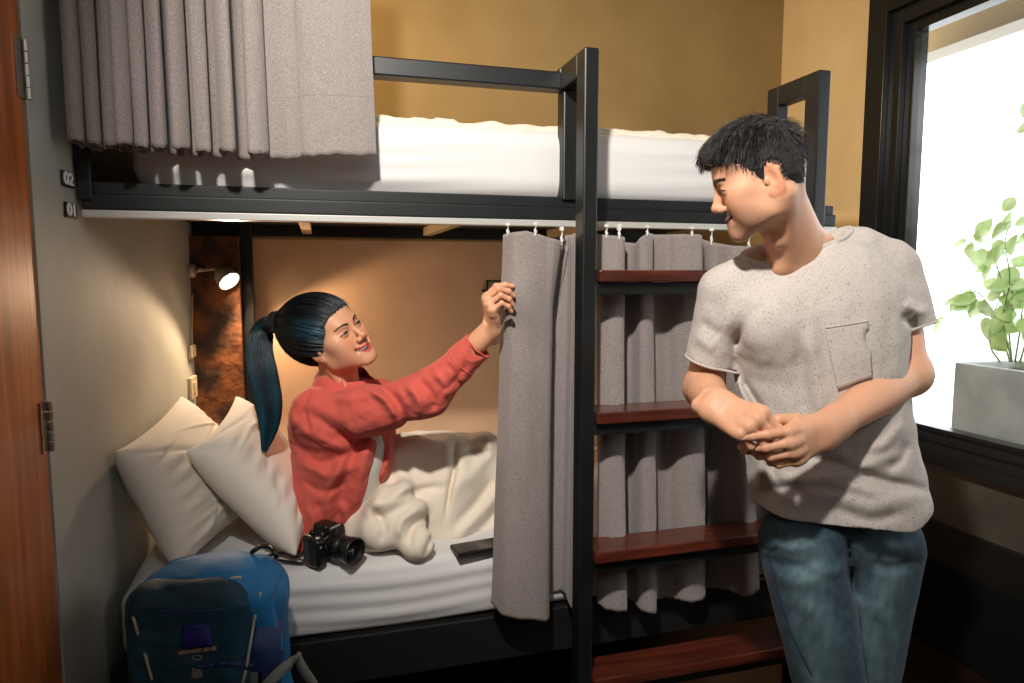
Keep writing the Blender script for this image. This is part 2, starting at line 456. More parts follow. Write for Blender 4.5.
s_ = MB(); rect_frame(s_, Yw0+.5*ww, Yw1-.5*ww, zb+(zg0-zb)*.42, zg1+.5*ww, .3*ww, P0+.025, P1-.02, wb=(zg0-zb)*.36)
s_.build('window_sash', M_frame, wo, bevel=.002)
s_ = MB(); rect_frame(s_, Yw0+.8*ww, Yw1-.8*ww, zb+(zg0-zb)*.78, zg1+.2*ww, .2*ww, P0+.05, P1-.04, wb=(zg0-zb)*.22)
s_.build('sash_bead', M_frame, wo, bevel=.002)
g = MB(); g.box((XR+.045, Yw0+.9*ww, zg0-.01), (XR+.051, yg1+.01, zg1+.01)); g.build('window_pane', M_glass, wo)
# window sill ledge and dark plinth
quad('trim_1', [(XR-.045,Yw0-.1,zs-.035),(XR-.045,Yw1+.02,zs-.035),(XR-.045,Yw1+.02,zs+.004),(XR-.045,Yw0-.1,zs+.004)], M_frame, .05, (1,0,0))
zp = zwall(1000, 545)
mb = MB(); mb.box((XR-.012, Y0, 0), (XR, Yw1+.3, zp)); struct(mb.build('baseboard_right', M_blackmatt, bevel=.003))
# ------------------------------------------------------------------ outside
M_white = mat('white_render', srgb(240, 242, 240), .8, bump=(20, .1, .004))
M_conc = mat('grey_planter', srgb(180, 185, 182), .7, bump=(18, .3, .004), var=(7, srgb(150, 156, 154), .35, .65))
M_tile = mat('pale_paving', srgb(190, 190, 184), .6, bump=(8, .2, .003))
q = MB(); q.box((XR+.2, -1.5, .35), (XR+3.2, 4.5, .45)); struct(q.build('floor_outside', M_tile))
q = MB(); q.box((XR+3.0, -1.5, .45), (XR+3.1, 4.5, 1.9)); struct(q.build('wall_outside', M_white))
# beam / blind housing over the window outside
M_beam = mat('grey_beam', srgb(178, 172, 162), .6, bump=(20, .2, .003))
b0 = onX(915, 62, XR+.35); b1 = onX(915, 33, XR+.35)
q = MB(); q.box((XR+.3, Yw0-.6, float(b0[2])), (XR+.42, Yw1+.6, float(b0[2])+.1)); q.box((XR+.42, Yw0-.6, float(b0[2])+.07), (XR+.62, Yw1+.6, float(b0[2])+.12))
struct(q.build('beam_outside', M_beam, bevel=.003))
# planter
pa = onX(959, 362, XR+.22); pb = onX(959, 440, XR+.22)
pl = thing('planter_box', 'grey concrete planter box outside the window holding a leafy plant', 'planter', (XR+.35, pa[1]-.4, .45))
zt = float(pa[2])
q = MB(); y1 = float(pa[1]); y0 = y1-1.0; x0 = XR+.2; x1 = XR+.5; t = .025
q.box((x0, y0, .45), (x0+t, y1, zt)); q.box((x1-t, y0, .45), (x1, y1, zt)); q.box((x0+t, y0, .45), (x1-t, y0+t, zt)); q.box((x0+t, y1-t, .45), (x1-t, y1, zt)); q.box((x0+t, y0+t, .45), (x1-t, y1-t, .5))
q.build('box', M_conc, pl, bevel=.004)
q = MB(); q.box((x0+t, y0+t, zt-.06), (x1-t, y1-t, zt-.03)); q.build('soil', mat('soil', srgb(70, 55, 40), .95, bump=(60, .8, .02)), pl)
# plant: climbing stems with heart-shaped leaves
M_leaf = mat('leaf', srgb(150, 190, 110), .45, var=(14, srgb(190, 215, 150), .35, .65)); 
M_leaf.node_tree.nodes['Principled BSDF'].inputs['Transmission Weight'].default_value = .15
M_stem = mat('stem', srgb(96, 120, 60), .6)
plant = thing('leafy_plant', 'green climbing plant with broad leaves growing in the grey planter outside', 'plant', (XR+.35, y1-.25, zt-.03))
px0 = XR+.3
stems = []
def leaf(mb, P, dirv, nrm, L, Wd):
    d = np.array(dirv, float); d /= np.linalg.norm(d); n = np.array(nrm, float); n -= d*(n@d); n /= np.linalg.norm(n); s = np.cross(d, n)
    v = []; f = []
    prof = [(0, .0), (.02, .55), (.18, .95), (.4, 1), (.62, .78), (.82, .42), (1, 0)]
    for t, w in prof:
        for k in (-1, -.5, 0, .5, 1):
            v.append(P+d*L*(t-(.08*abs(k) if t < .1 else 0))+s*Wd*w*k*.5+n*(-.10*L*t*t+.10*Wd*abs(k)*w))
    for i in range(len(prof)-1):
        for k in range(4): a = i*5+k; f.append((a, a+1, a+6, a+5))
    mb.add(v, f)
stm = MB(); lv_spots = []
r2 = random.Random(5)
targets = [((1010,362),(1000,330),(985,300),(972,292),(948,312)), ((1012,362),(1003,320),(1010,280),(1005,240),(1018,212)), ((1015,362),(1020,330),(1024,300),(1035,270),(1040,230)),
           ((1000,362),(990,345),(993,318),(1000,300),(1020,285)), ((1020,362),(1030,330),(1045,300),(1040,250),(1050,190)),((1012,362),(1005,300),(995,262),(978,245),(972,238)),((1030,362),(1050,300),(1060,240),(1050,160),(1030,110))]
for k, tg in enumerate(targets):
    X = px0+r2.uniform(-.04, .08)
    pts = [onX(a, b_, X+r2.uniform(-.02, .02)) for a, b_ in tg]
    sp = []
    M_ = np.array(pts); tt = np.linspace(0, 1, 14)
    P4 = np.vstack([2*M_[0]-M_[1], M_, 2*M_[-1]-M_[-2]])
    for t in np.linspace(0, len(M_)-1, 14):
        i = min(int(t), len(M_)-2); u = t-i; a, b_, c, d_ = P4[i:i+4]
        sp.append(.5*((2*b_)+(-a+c)*u+(2*a-5*b_+4*c-d_)*u*u+(-a+3*b_-3*c+d_)*u**3))
    stm.tube(sp, [.0035-.0002*i for i in range(14)], 6)
    for i in range(4, 14):
        for _ in range(1 if i % 2 else 2): lv_spots.append(sp[i])
o_ = stm.build('stem', M_stem, plant, smooth=True)
for P in lv_spots:
    a = r2.uniform(0, 6.28); d = np.array((r2.uniform(-.5, .3), math.cos(a), math.sin(a)*.8-.3)); d /= np.linalg.norm(d)
    L = r2.uniform(.05, .085)
    lf = MB(); st = P+d*.03; lf.tube([P, P+d*.015+np.array((0,0,.004)), st], .0014, 5)
    leaf(lf, st, d+np.array((0,0,-.2)), (-1, r2.uniform(-.5,.5), r2.uniform(.1,.9)), L, L*.8)
    lf.build('leaf', M_leaf, plant, smooth=True)

# ------------------------------------------------------------------ bunk bed
XB0 = xl(YF)+.012
XB1 = 1.52
bed = thing('bunk_bed', 'black steel bunk bed with white-edged rail and built-in ladder', 'bunk bed', (.5, YF, 0))
def zf(px, py, Y=YF): return float(onY(px, py, Y)[2])
z_tr0 = zf(300, 221.5); z_tr1 = zf(300, 214.5)       # white track under the rail
z_r0, z_r1 = z_tr1, zf(400, 191)
b = MB(); b.box((XB0, YF, z_r0), (XB1, YF+.05, z_r1-.028)); b.box((XB0, YF+.012, z_r1-.03), (XB1, YF+.05, z_r1+.0)); b.build('side_rail', M_black, bed, bevel=.004)
b = MB(); b.box((XB0, YF-.004, z_tr0), (XB1, YF+.03, z_tr1)); trk = b.build('curtain_track', M_track, bed, bevel=.002)
b = MB(); b.box((XB0+.03, YB-.05, z_r0), (XB1, YB-.004, float(onY(110, 152, YB-.05)[2]))); b.build('rear_rail', M_black, bed, bevel=.004)
b = MB(); b.bar((xl(YF+.05)+.016, YF+.05, (z_r1+zf(110, 138, 2.2))/2), (xl(YB-.06)+.016, YB-.06, (z_r1+zf(110, 138, 2.2))/2), .022, zf(110, 138, 2.2)-z_r1+.04); b.build('end_board', M_blackmatt, bed, bevel=.003)
b = MB(); b.box((XB0+.03, YF+.05, z_r0+.045), (XB1-.0, YB-.05, z_r0+.065)); b.build('bed_board', M_blackmatt, bed)
M_slat = mat('pale_wood_slat', srgb(150, 130, 100), .6)
for (a, c) in (((262,222),(318,238)), ((470,222),(436,238))):
    pA = onZ(a[0], 224, z_r0+.02); 
for xs in (-.05, .42, .95):
    b = MB(); b.box((xs, YF+.05, z_r0+.012), (xs+.035, YB-.05, z_r0+.045)); b.build('slat', M_slat, bed, bevel=.002)
# rear leg posts, front-left post, right-end posts
for (x, y) in ((float(onY(240, 300, YB-.06)[0]), YB-.07), (XB1-.05, YB-.06), (XB1-.05, YF)):
    b = MB(); b.box((x, y, 0), (x+.05, y+.05, z_r1 if y > 2 else z_r0)); b.build('leg', M_black, bed, bevel=.004)
b = MB(); b.box((xl(YF)+.004, YF-.005, z_r0+.02), (xl(YF)+.036, YF+.03, ZC-.02)); b.build('corner_post', M_black, bed, bevel=.004)
# guard rail
zgt = zf(470, 63.5); zgb = zf(470, 82)
xg0, xg1 = XB0+.03, float(onY(583, 140, YF)[0]); xp0 = float(onY(563.5, 140, YF)[0])
b = MB(); hh = zgt-zgb
b.box((xg0, YF, zgb), (xg1, YF+.05, zgt)); b.box((xp0, YF, z_r1-.01), (xg1, YF+.05, zgb))
b.build('guard_rail', M_black, bed, bevel=.004)
# lower platform
z_m0 = zf(300, 644); z_m1 = zf(317, 573)             # mattress bottom / top
b = MB(); b.box((XB0, YF, .28), (XB1, YF+.04, z_m0)); b.build('front_board', M_blackmatt, bed, bevel=.004)
b = MB(); b.box((XB0+.03, YF+.04, z_m0-.06), (XB1, YB-.005, z_m0-.002)); b.build('lower_board', M_blackmatt, bed)
for x in (XB0+.01, XB1-.06):
    b = MB(); b.box((x, YF+.005, 0), (x+.05, YF+.055, .3)); b.build('leg', M_black, bed, bevel=.004)
# ladder
YL = 1.58
lx0 = float(onY(583, 400, YL)[0]); lx1 = float(onY(599.5, 60, YL)[0])
lx0 = lx1-.038
rx1 = float(onY(831.5, 75, YL)[0]); rx0 = rx1-.038
zlt = zf(595, 50, YL); zrt = zf(826, 67, YL)
zlt = (zlt+zrt)/2
print('ladder', lx0, lx1, rx0, rx1, zlt, zrt, 'mattress', z_m0, z_m1, 'rail', z_r0, z_r1)
for x0_, x1_ in ((lx0, lx1), (rx0, rx1)):
    b = MB(); b.box((x0_, YL, 0), (x1_, YL+.055, zlt)); b.build('ladder_post', M_black, bed, bevel=.004)
    b = MB(); b.box((x0_, YL+.055, zlt-.055), (x1_, YF+.0, zlt)); 
    if x0_ > 1: b.box((x0_, YF, z_r1-.01), (x1_, YF+.05, zlt))
    else: b.box((x0_-.002, YF, zlt-.056), (x1_, YF+.03, zlt))
    b.build('ladder_bracket', M_black, bed, bevel=.004)
for py in (270, 409, 545, 668):
    zt_ = zf(640, py, YL)
    b = MB(); b.box((lx1-.001, YL-.02, zt_-.03), (rx0+.001, YL+.085, zt_)); rg = b.build('ladder_rung', M_rung, bed, bevel=.004)
    b = MB(); b.box((lx1, YL+.0, zt_-.062), (rx0, YL+.03, zt_-.031)); b.build('rung_support', M_black, rg, bevel=.002)
# number plates on the left wall
for txt, (cx, cy), which in (('02', (64.5, 179), 'upper'), ('01', (66, 210), 'lower')):
    d = abs(np.array([proj((xl(y), y, 1.6))[0]-cx for y in np.linspace(1.3, 2, 700)])); yy = np.linspace(1.3, 2, 700)[d.argmin()]
    zz = W(cx, cy, proj((xl(yy), yy, 1.6))[2])[2]
    Mp = Matrix.Translation((xl(yy), yy, zz)) @ Matrix.Rotation(-ang, 4, 'Z') @ Matrix.Rotation(math.radians(90), 4, 'Z') @ Matrix.Rotation(math.radians(90), 4, 'X')
    t = thing('number_plate', 'small black plate with white number %s, the %s of two on the grey wall' % (txt, which), 'number plate', (xl(yy), yy, zz), 'bed number plates')
    b = MB(); b.box((-.030, -.017, 0), (.030, .017, .005), Mp); b.build('plate', M_blackmatt, t, bevel=.004, seg=3)
    cu = bpy.data.curves.new('t', 'FONT'); cu.body = txt; cu.size = .036; cu.align_x = 'CENTER'; cu.align_y = 'CENTER'; cu.extrude = .0008; cu.offset = .0012
    tmp = bpy.data.objects.new('tmp', cu); me_ = bpy.data.meshes.new_from_object(tmp); bpy.data.objects.remove(tmp); to = bpy.data.objects.new('digits', me_); C.objects.link(to); to.data.materials.append(M_white)
    to.parent = t; to.matrix_parent_inverse = t.matrix_world.inverted(); to.matrix_world = Mp @ Matrix.Translation((0, .0, .0058)) @ Matrix.Scale(1.4, 4, (1, 0, 0))
# corner column of rough brown timber, conduit, switches, reading lamp
M_col = mat('rough_timber', srgb(136, 80, 38), .6, bump=(30, .9, .01), var=(9, srgb(48, 28, 16), .38, .62))
cx0 = xl(YB)-.05; cx1 = float(onY(241, 300, YB-.1)[0])
m = MB(); m.box((cx0, YB-.1, 0), (cx1, YB-.001, z_r0-.0)); struct(m.build('column_corner', M_col, bevel=.006))
# switch + socket on left wall near the column
M_plastic = mat('ivory_plastic', srgb(200, 186, 158), .45)
def wallpt(px, py):                       # point on the left wall seen at px,py
    ys = np.linspace(1.2, YB, 900); d = [abs(proj((xl(y), y, 1.3))[0]-px) for y in ys]; y = ys[int(np.argmin(d))]
    return np.array([xl(y), y, W(px, py, proj((xl(y), y, 1.3))[2])[2]])
for nm, lab, (a, c), w_, h_ in (('wall_socket', 'small ivory box on the cable under the reading lamp', (187, 352), .07, .045), ('wall_switch', 'tall ivory wall switch beside the pillows near the timber column', (186, 389), .085, .080)):
    p = wallpt(a, c); Mw = Matrix.Translation(p) @ Matrix.Rotation(-ang, 4, 'Z')
    t = thing(nm, lab, 'switch' if 'switch' in nm else 'socket', p)
    b = MB(); b.box((0, -w_/2, -h_/2), (.014, w_/2, h_/2), Mw); b.build('cover', M_plastic, t, bevel=.003)
    b = MB(); b.box((.014, -w_/5, -h_/4), (.018, w_/5, h_/4), Mw); b.build('rocker', M_plastic, t, bevel=.001)
lp = wallpt(190, 271)
cd_ = MB(); p1 = wallpt(187, 349); cd_.tube([lp+np.array((.006, .03, -.03)), (lp+p1)/2+np.array((.006, .02, 0)), p1+np.array((.006, 0, .02))], .003, 8)
tag(cd_.build('lamp_cable', M_plastic, smooth=True), 'thin ivory cable running down the wall from the reading lamp', 'cable')
lamp = thing('reading_lamp', 'small lit spot lamp on the wall above the pillows', 'lamp', lp)
M_lampw = mat('lamp_shell', srgb(190, 180, 165), .35, .3)
M_bulb = mat('lit_bulb', (1, 1, 1), .5, emit=((1, .80, .52), 55))
bc = W(230, 282, proj(lp)[2]+.0)            # bulb face centre
Rz = Matrix.Rotation(math.radians(90), 4, 'Y')
b = MB(); b.lathe([(.0, 0), (.024, 0), (.026, .006), (.026, .016), (.02, .022), (0, .022)], Matrix.Translation(lp) @ Rz, 24); b.build('wall_mount', M_lampw, lamp, smooth=True)
aim = np.array((.56, -.50, -.62)); aim /= np.linalg.norm(aim)
zq = Vector(aim).to_track_quat('Z', 'Y').to_matrix().to_4x4()
hb = bc-aim*.062
b = MB(); b.tube([lp+np.array((.02, 0, 0)), lp+np.array((.04, -.0, .002)), hb+np.array((-.005, 0, .01)), hb], .006, 10); b.tube([lp+np.array((.035, -.012, .004)), lp+np.array((.035, .012, .004))], .009, 10); b.build('arm', M_lampw, lamp, smooth=True)
b = MB(); b.lathe([(.0, -.012), (.014, -.012), (.024, 0), (.036, .02), (.041, .05), (.041, .06), (.038, .06), (.036, .05), (.0, .048)], Matrix.Translation(hb) @ zq, 28); b.build('lamp_head', M_lampw, lamp, smooth=True)
b = MB(); b.lathe([(.0, .049), (.035, .049), (.035, .056), (.025, .063), (.0, .066)], Matrix.Translation(hb) @ zq, 24); b.build('bulb', M_bulb, lamp, smooth=True)
LAMP_P, LAMP_AIM = bc+aim*.02, aim
# ================================================================== HEADS AND HANDS
def head_prims(V, T, s, fem):
    """fills V with a head; local frame: x = person's right, y = forward, z = up, origin between the eyes' plane"""
    def E(c, r, k=.02, op='add', R=None): V.put(ell(np.array(c)*s, np.array(r)*s, T, R), k*s, op)
    def K(a, b, ra, rb=None, k=.012, op='add'): V.put(cap(np.array(a)*s, np.array(b)*s, ra*s, None if rb is None else rb*s, T), k*s, op)
    jw = .050 if fem else .055
    yb = 0 if fem else .008
    E((0, -.008+yb*.6, .034), (.074, .092-yb*.6, .083), .0)
    E((0, -.038+yb, .008), (.070, .058, .075), .02)
    E((0, .022, .03), (.066, .068, .062), .02)                         # forehead
    E((0, .026, -.035), (.058, .058, .072), .03)                      # mid face
    for q in (1, -1):
        K((q*.062, -.008, -.035), (q*jw, .004, -.068), .013, .012, .03)
        K((q*jw, .004, -.070), (q*.018, .076, -.098), .013, .014, .025)   # jaw line
        E((q*.041, .060, -.030), (.022, .020, .020), .022)            # cheek raised by the smile
        E((q*.050, .044, -.012), (.021, .026, .020), .025)             # cheekbone
        E((q*.034, .050, -.060), (.020, .022, .024), .03)
        E((q*.045, .030, -.052), (.016, .032, .026), .03)
    K((-.03, .077, .018), (.03, .077, .018), .011, .011, .018)        # brow ridge
    E((0, .076, -.099), (.020, .019, .016), .018)                     # chin
    E((0, .070, -.072), (.030, .022, .024), .02)                      # muzzle
    for q in (1, -1):
        E((q*.033, .098, -.003), (.019, .016, .012), .016, 'sub')     # socket
        E((q*.032, .0715, -.002), (.0165, .0165, .0125), .006)        # lids over the eyeball
    # nose
    nr = .0055 if fem else .0082
    nl = .106
    K((0, .084, .010), (0, nl-.004, -.030), nr, nr+.0022, .010)
    E((0, nl-.001, -.0325), (.0092, .0090, .0084), .008)
    for q in (1, -1):
        E((q*(.0125 if fem else .0110), nl-.012, -.038), (.0082, .010, .0078), .006)
        E((q*.0060, nl-.006, -.0445), (.0032, .0055, .0035), .003, 'sub')
    # mouth: smiling lips, opening with teeth behind
    def arc(t, up): return np.array((.030*t, .0920-.0170*t*t+(-.001 if up else -.003), -.0660+.0090*t*t+(.0028 if up else -(.0100 if fem else .0078)*(1-t*t))))
    ts = np.linspace(-1, 1, 11)
    for up in (True, False):
        for a, b in zip(ts[:-1], ts[1:]):
            ra = (.0040 if up else .0048)*(1-.55*abs(a)**2); rb = (.0040 if up else .0048)*(1-.55*abs(b)**2)
            K(arc(a, up), arc(b, up), ra, rb, .0035)
    mo = .0052 if fem else .0032
    for a, b in zip(ts[:-1], ts[1:]):
        g = lambda t: np.array((.0275*t, .097-.016*t*t, -(.0692 if fem else .0685)+.0100*t*t))
        for dy in (0, -.004, -.008): V.put(cap((g(a)+(0, dy, 0))*s, (g(b)+(0, dy, 0))*s, mo*s*(1-.6*a*a), mo*s*(1-.6*b*b), T), .001*s, 'sub')
    for q in (1, -1): E((q*.0325, .086, -.058), (.003, .008, .009), .008, 'sub')   # crease at the corner
    # ears
    for q in (1, -1):
        tl = np.array((q*.077, -.016, .004))
        Re = rotm((1, q*.35, 0), (-q*.35, 1, -.18), (0, .18, 1)); Re = Re/np.linalg.norm(Re, axis=0)
        E((q*.0755, -.013, -.012), (.0075, .0155, .028), .004, R=Re)
        E((q*.0835, -.009, -.008), (.0065, .0105, .019), .004, 'sub', R=Re)
        K((q*.079, -.026, .004), (q*.079, -.012, .016), .0035, .0032, .004); K((q*.079, -.026, .004), (q*.077, -.024, -.022), .0035, .003, .004)
        E((q*.0745, -.004, -.038), (.0045, .0075, .008), .005)
        E((q*.0765, .001, -.014), (.003, .005, .007), .004)          # tragus
def head_cols(P, T, s, skin, lips, brow, fem, beard=None):
    q = ((P-T[:3, 3])@T[:3, :3])/s; x, y, z = np.abs(q[:, 0]), q[:, 1], q[:, 2]
    c = np.tile(np.array(skin), (len(P), 1)).astype(float)
    def mixin(m, col): 
        m = np.clip(m, 0, 1)[:, None]; c[:] = c*(1-m)+np.array(col)*m
    red = (skin[0]*1.0, skin[1]*.72, skin[2]*.66)
    mixin(.55*np.exp(-(((x-.042)/.018)**2+((z+.03)/.018)**2))*(y > .03), red)
    mixin(.5*np.exp(-((x/.012)**2+((z+.036)/.012)**2))*(y > .09), red)
    mixin(.6*((x > .0775) & (y < .01) & (y > -.05) & (z < .02) & (z > -.05)), red)
    t = np.clip(x/.030, 0, 1.2)
    zu = -.0660+.0090*t*t+.0028; zl = -.0660+.0090*t*t-(.0100 if fem else .0078)*(1-t*t)
    front = (y > .062)
    d = np.minimum(np.abs(z-zu)/(.0042*(1.05-.5*t*t)), np.abs(z-zl)/(.0052*(1.05-.5*t*t)))
    mixin((1.45-d)*2.2*(t < 1.02)*front, lips)
    ins = (z < zu-.0006) & (z > zl+.001) & (t < .95) & front & (y < .0895-.014*t*t)
    mixin(ins*1.0, (.10, .02, .02))
    # brow
    bx = np.clip((x-.014)/.036, 0, 1); bz = .0165+.0065*np.sin(bx*2.4)-.001*bx; th = (.0030 if fem else .0058)*(1-.5*bx)
    n = vnoise(q, 900, 3)*.35
    mixin((1.5-np.abs(z-bz)/th+n)*1.6*((x > .012) & (x < .052))*front*.95, brow)
    # eyelids: lash line, slightly curved slit (smiling eyes)
    ex = (x-.032)/.0155; eo = 1.0 if fem else 1.25; up = .0034*eo*(1-ex*ex)-.0012; lo = -.0026*eo*(1-ex*ex)-.0012
    eye = (np.abs(ex) < 1) & (y > .072)
    mixin(((z < up) & (z > lo) & eye)*1.0, (.46, .38, .33) if fem else (.07, .05, .045))
    mixin(((z < up) & (z > lo) & eye & (np.abs(x-.0315) < .0072))*1.0, (.025, .014, .01))
    mixin((1.4-np.abs(z-up)/(.0017 if fem else .0014))*1.5*((np.abs(ex) < 1.12) & (y > .068)), (.02, .012, .01))
    mixin((1-np.abs(z-lo)/.0010)*.6*eye, (.12, .05, .035))
    mixin(.35*np.exp(-((z-.0065)/.0016)**2)*((np.abs(ex) < .95) & (y > .07)), (skin[0]*.5, skin[1]*.38, skin[2]*.33))
    if beard is not None:
        bm = np.zeros(len(P))
        nz = .75+.5*vnoise(q, 1200, 9)
        must = np.exp(-((z+.0545)/.0080)**2)*(x < .031)*(y > .07)
        chin = np.exp(-(((z+.098)/.014)**2+(x/.022)**2))*(y > .06)
        jaw = .5*np.clip((-.046-.25*(.07-y)-z)/.022+.6, 0, 1)*np.clip((y-.005)/.03, 0, 1)*np.clip((z+.128)/.015, 0, 1)
        mixin((must*.9+chin*.6+jaw)*nz, beard)
    return c
def skin_extra(P, T, s): pass
def teeth(T, s, parent, name='teeth'):
    mb = MB()
    for k in range(-4, 5):
        a = k*.0052; t = a/.0275
        c = np.array((a, .0872-.016*t*t, -.0672+.0100*t*t))*s
        w = .0025*s; h = .0042*s*(1-.3*t*t)
        M = Matrix([[*(T[0, :3]), 0], [*(T[1, :3]), 0], [*(T[2, :3]), 0], [0, 0, 0, 1]]); M.translation = Vector(tp(T, c))
        mb.box((-w, -.003*s, -h*.9), (w, .002*s, h), M)
    return mb.build(name, M_teeth, parent, bevel=.0012*s, smooth=True)

HL = {'index': ((.0265, .088, .000), (.042, .026, .021), .0086), 'middle': ((.0065, .092, .003), (.046, .029, .022), .0088),
      'ring': ((-.0135, .087, .001), (.042, .027, .022), .0083), 'pinky': ((-.0315, .078, -.004), (.033, .021, .019), .0073)}
def hand_prims(V, T, side, s, curls, thumb, kf=.0025):
    """T frame at the wrist: x toward the thumb (for side=+1), y along the fingers, z back of the hand. curls: finger -> (spread deg, a1, a2, a3)
    thumb: four local points (base, mcp, ip, tip). returns list of fingertip infos (world)"""
    def L(p): p = np.array(p, float)*s; p[0] *= side; return tp(T, p)
    G = Vol.__new__(Vol); G.lo, G.res, G.n, G.F = V.lo, V.res, V.n, np.full(V.n, 1.0, dtype=np.float32)   # own field so that fingers keep their creases
    G.put(cap(L((.013, -.03, 0)), L((.016, .012, -.001)), .0175*s, .0175*s), .0)
    G.put(cap(L((-.013, -.03, 0)), L((-.016, .012, -.001)), .0165*s, .0160*s), .012)
    for f, k0 in (('index', .016), ('middle', .010), ('ring', -.004), ('pinky', -.018)):
        b, ln, r = HL[f]
        G.put(cap(L((k0, .008, -.002)), L((b[0], b[1], b[2]-.004)), .0150*s, (r+.0036)*s), .014*s)
    G.put(ell((.0*s, .045*s, -.014*s), (.034*s, .040*s, .012*s), T), .012*s)
    tips = {}
    for f, (sp, a1, a2, a3) in curls.items():
        b, ln, r = HL[f]
        p = np.array(b); an = 0.; spd = math.radians(sp)
        pts = [p.copy()]
        for seg, a in zip(ln, (a1, a2, a3)):
            an += math.radians(a)
            d = np.array((math.sin(spd)*math.cos(an), math.cos(spd)*math.cos(an), -math.sin(an)))
            p = p+d*seg; pts.append(p.copy())
        rr = [r*1.04, r*.98, r*.90, r*.78]
        pr = [cap(L(pts[i]), L(pts[i+1]), rr[i]*s, rr[i+1]*s) for i in range(3)]
        # root joins softly, the rest keeps its creases against the neighbours
        G.put(cap(L(pts[0]-np.array((0, .012, 0))), L(pts[0]), (r+.0022)*s, (r+.0012)*s), .008*s)
        G.put(pr[0], .0045*s); G.put(pr[1], kf*s); G.put(pr[2], kf*s)
        for i in (0, 1, 2): G.put(ell(np.zeros(3), np.full(3, (rr[i]+.0007)*s), np.block([[np.eye(3), L(pts[i])[:, None]], [np.zeros((1, 3)), np.ones((1, 1))]])), .003*s)
        dl = pts[3]-pts[2]; dl /= np.linalg.norm(dl)
        nrm = np.array((0, math.sin(an), math.cos(an)))
        tips[f] = (L(pts[3]-dl*.003+nrm*r*.6), tp(T, (0, 0, 0))*0+T[:3, :3]@(nrm*np.array((side, 1, 1))), L(pts[3]))
    tb = thumb; rs = (.0155, .0118, .0104, .0088)
    for i in range(3): G.put(cap(L(tb[i]), L(tb[i+1]), rs[i]*s, rs[i+1]*s), (.014 if i == 0 else .004)*s)
    dl = np.array(tb[3], float)-np.array(tb[2], float); dl /= np.linalg.norm(dl)
    tips['thumb'] = (L(np.array(tb[3])-dl*.003), None, L(tb[3]))
    V.F = smin(V.F, G.F, .010*s)
    return tips
def hand_cols(P, c, tips, skin, nail, s=1.0):
    red = np.array((skin[0]*1.0, skin[1]*.78, skin[2]*.7))
    for f, (q, n, t) in tips.items():
        d = np.sqrt(((P-t)**2).sum(1)); m = np.clip(1-d/.02, 0, 1)[:, None]*.6; c[:] = c*(1-m)+red*m
        if n is not None:
            d = np.sqrt(((P-q)**2).sum(1)); m = (np.clip((.0058*s-d)/.001, 0, 1)*.8)[:, None]; c[:] = c*(1-m)+np.array(nail)*m
    return c
def strands_mesh(paths, radii, cols, n=4):
    """many tapered strands (paths k x m x 3) as one mesh, vertex colours"""
    paths = np.asarray(paths); K, m, _ = paths.shape
    t = np.gradient(paths, axis=1); t /= np.linalg.norm(t, axis=2, keepdims=True)+1e-9
    a = np.tile(np.array((.31, .52, .79)), (K, m, 1)); x = np.cross(t, a); x /= np.linalg.norm(x, axis=2, keepdims=True)+1e-9; y = np.cross(t, x)
    V = []
    for j in range(n):
        an = 2*math.pi*j/n; V.append(paths+(x*math.cos(an)+y*math.sin(an))*radii[..., None])
    V = np.stack(V, 2).reshape(-1, 3)                     # K,m,n
    k, i, j = np.meshgrid(np.arange(K), np.arange(m-1), np.arange(n), indexing='ij')
    A = (k*m*n+i*n+j).ravel(); B = (k*m*n+i*n+(j+1) % n).ravel()
    me = mesh_np(V, np.stack([A, B, B+n, A+n], 1))
    cc = np.repeat(np.asarray(cols).reshape(K, m, 3), n, axis=1).reshape(-1, 3) if np.asarray(cols).ndim == 3 else np.repeat(np.asarray(cols), m*n, axis=0)
    set_vcol(me, cc); return me
M_teeth = mat('teeth', (.80, .76, .68), .3)
M_skin = vcol_mat('skin', .48, .12, .35, (260, .12, .001))
M_hair = vcol_mat('hair', .38, 0, .5)
# ================================================================== THE MAN
def camdir(r, u, t):                                  # r right, u up, t toward the camera
    v = Rt*r+Up*u-Fw*t; return v/np.linalg.norm(v)
def piece(vols_cols):
    """join several (V,F,cols) into one mesh"""
    Vs, Fs, Cs, n = [], [], [], 0
    for v, f, c in vols_cols: Vs.append(v); Fs.append(f+n); Cs.append(c); n += len(v)
    me = mesh_np(np.concatenate(Vs), np.concatenate(Fs)); set_vcol(me, np.concatenate(Cs)); return me
def drape(V, pts, lift=.001, rad=2.2):
    """front-most surface point of mesh verts V under each picture point"""
    u, v, d = proj(V); out = []
    for a, b in pts:
        m = (u-a)**2+(v-b)**2 < rad*rad
        if not m.any(): m = (u-a)**2+(v-b)**2 < 36*rad
        dd = d[m]; q = W(a, b, np.sort(dd)[:max(3, len(dd)//4)].mean()-lift); out.append(q)
    return out
def dens(pts, n): return [tuple(p) for p in spline(np.array(pts, float), n)]
SK_M = srgb(216, 162, 130); 
s = .93
R_ = frame(np.array((0.8714, 1.1953, 1.5484)), y=camdir(-.90, -.31, -.30), z=camdir(-.36, .92, .10))
TM = R_.copy(); TM[:3, 3] = W(713.5, 212, 1.36)-TM[:3, :3]@(np.array((0, .112, -.036))*s)
man = thing('person', 'man in a pale grey t-shirt and blue jeans leaning on the bunk ladder, hands clasped', 'person', (.95, 1.2, 0))
lo = np.min([tp(TM, (0, 0, 0))-.16, W(735, 330, 1.4)-.1], axis=0); hi = np.max([tp(TM, (0, 0, 0))+.16, W(900, 240, 1.5)+.04], axis=0)
lo[2] = 1.30
V = Vol(lo, hi, .0016)
head_prims(V, TM, s, False)
nb = W(798, 258, 1.43)
V.put(cap(tp(TM, (0, -.016, -.045)), nb, .048, .056), .02)
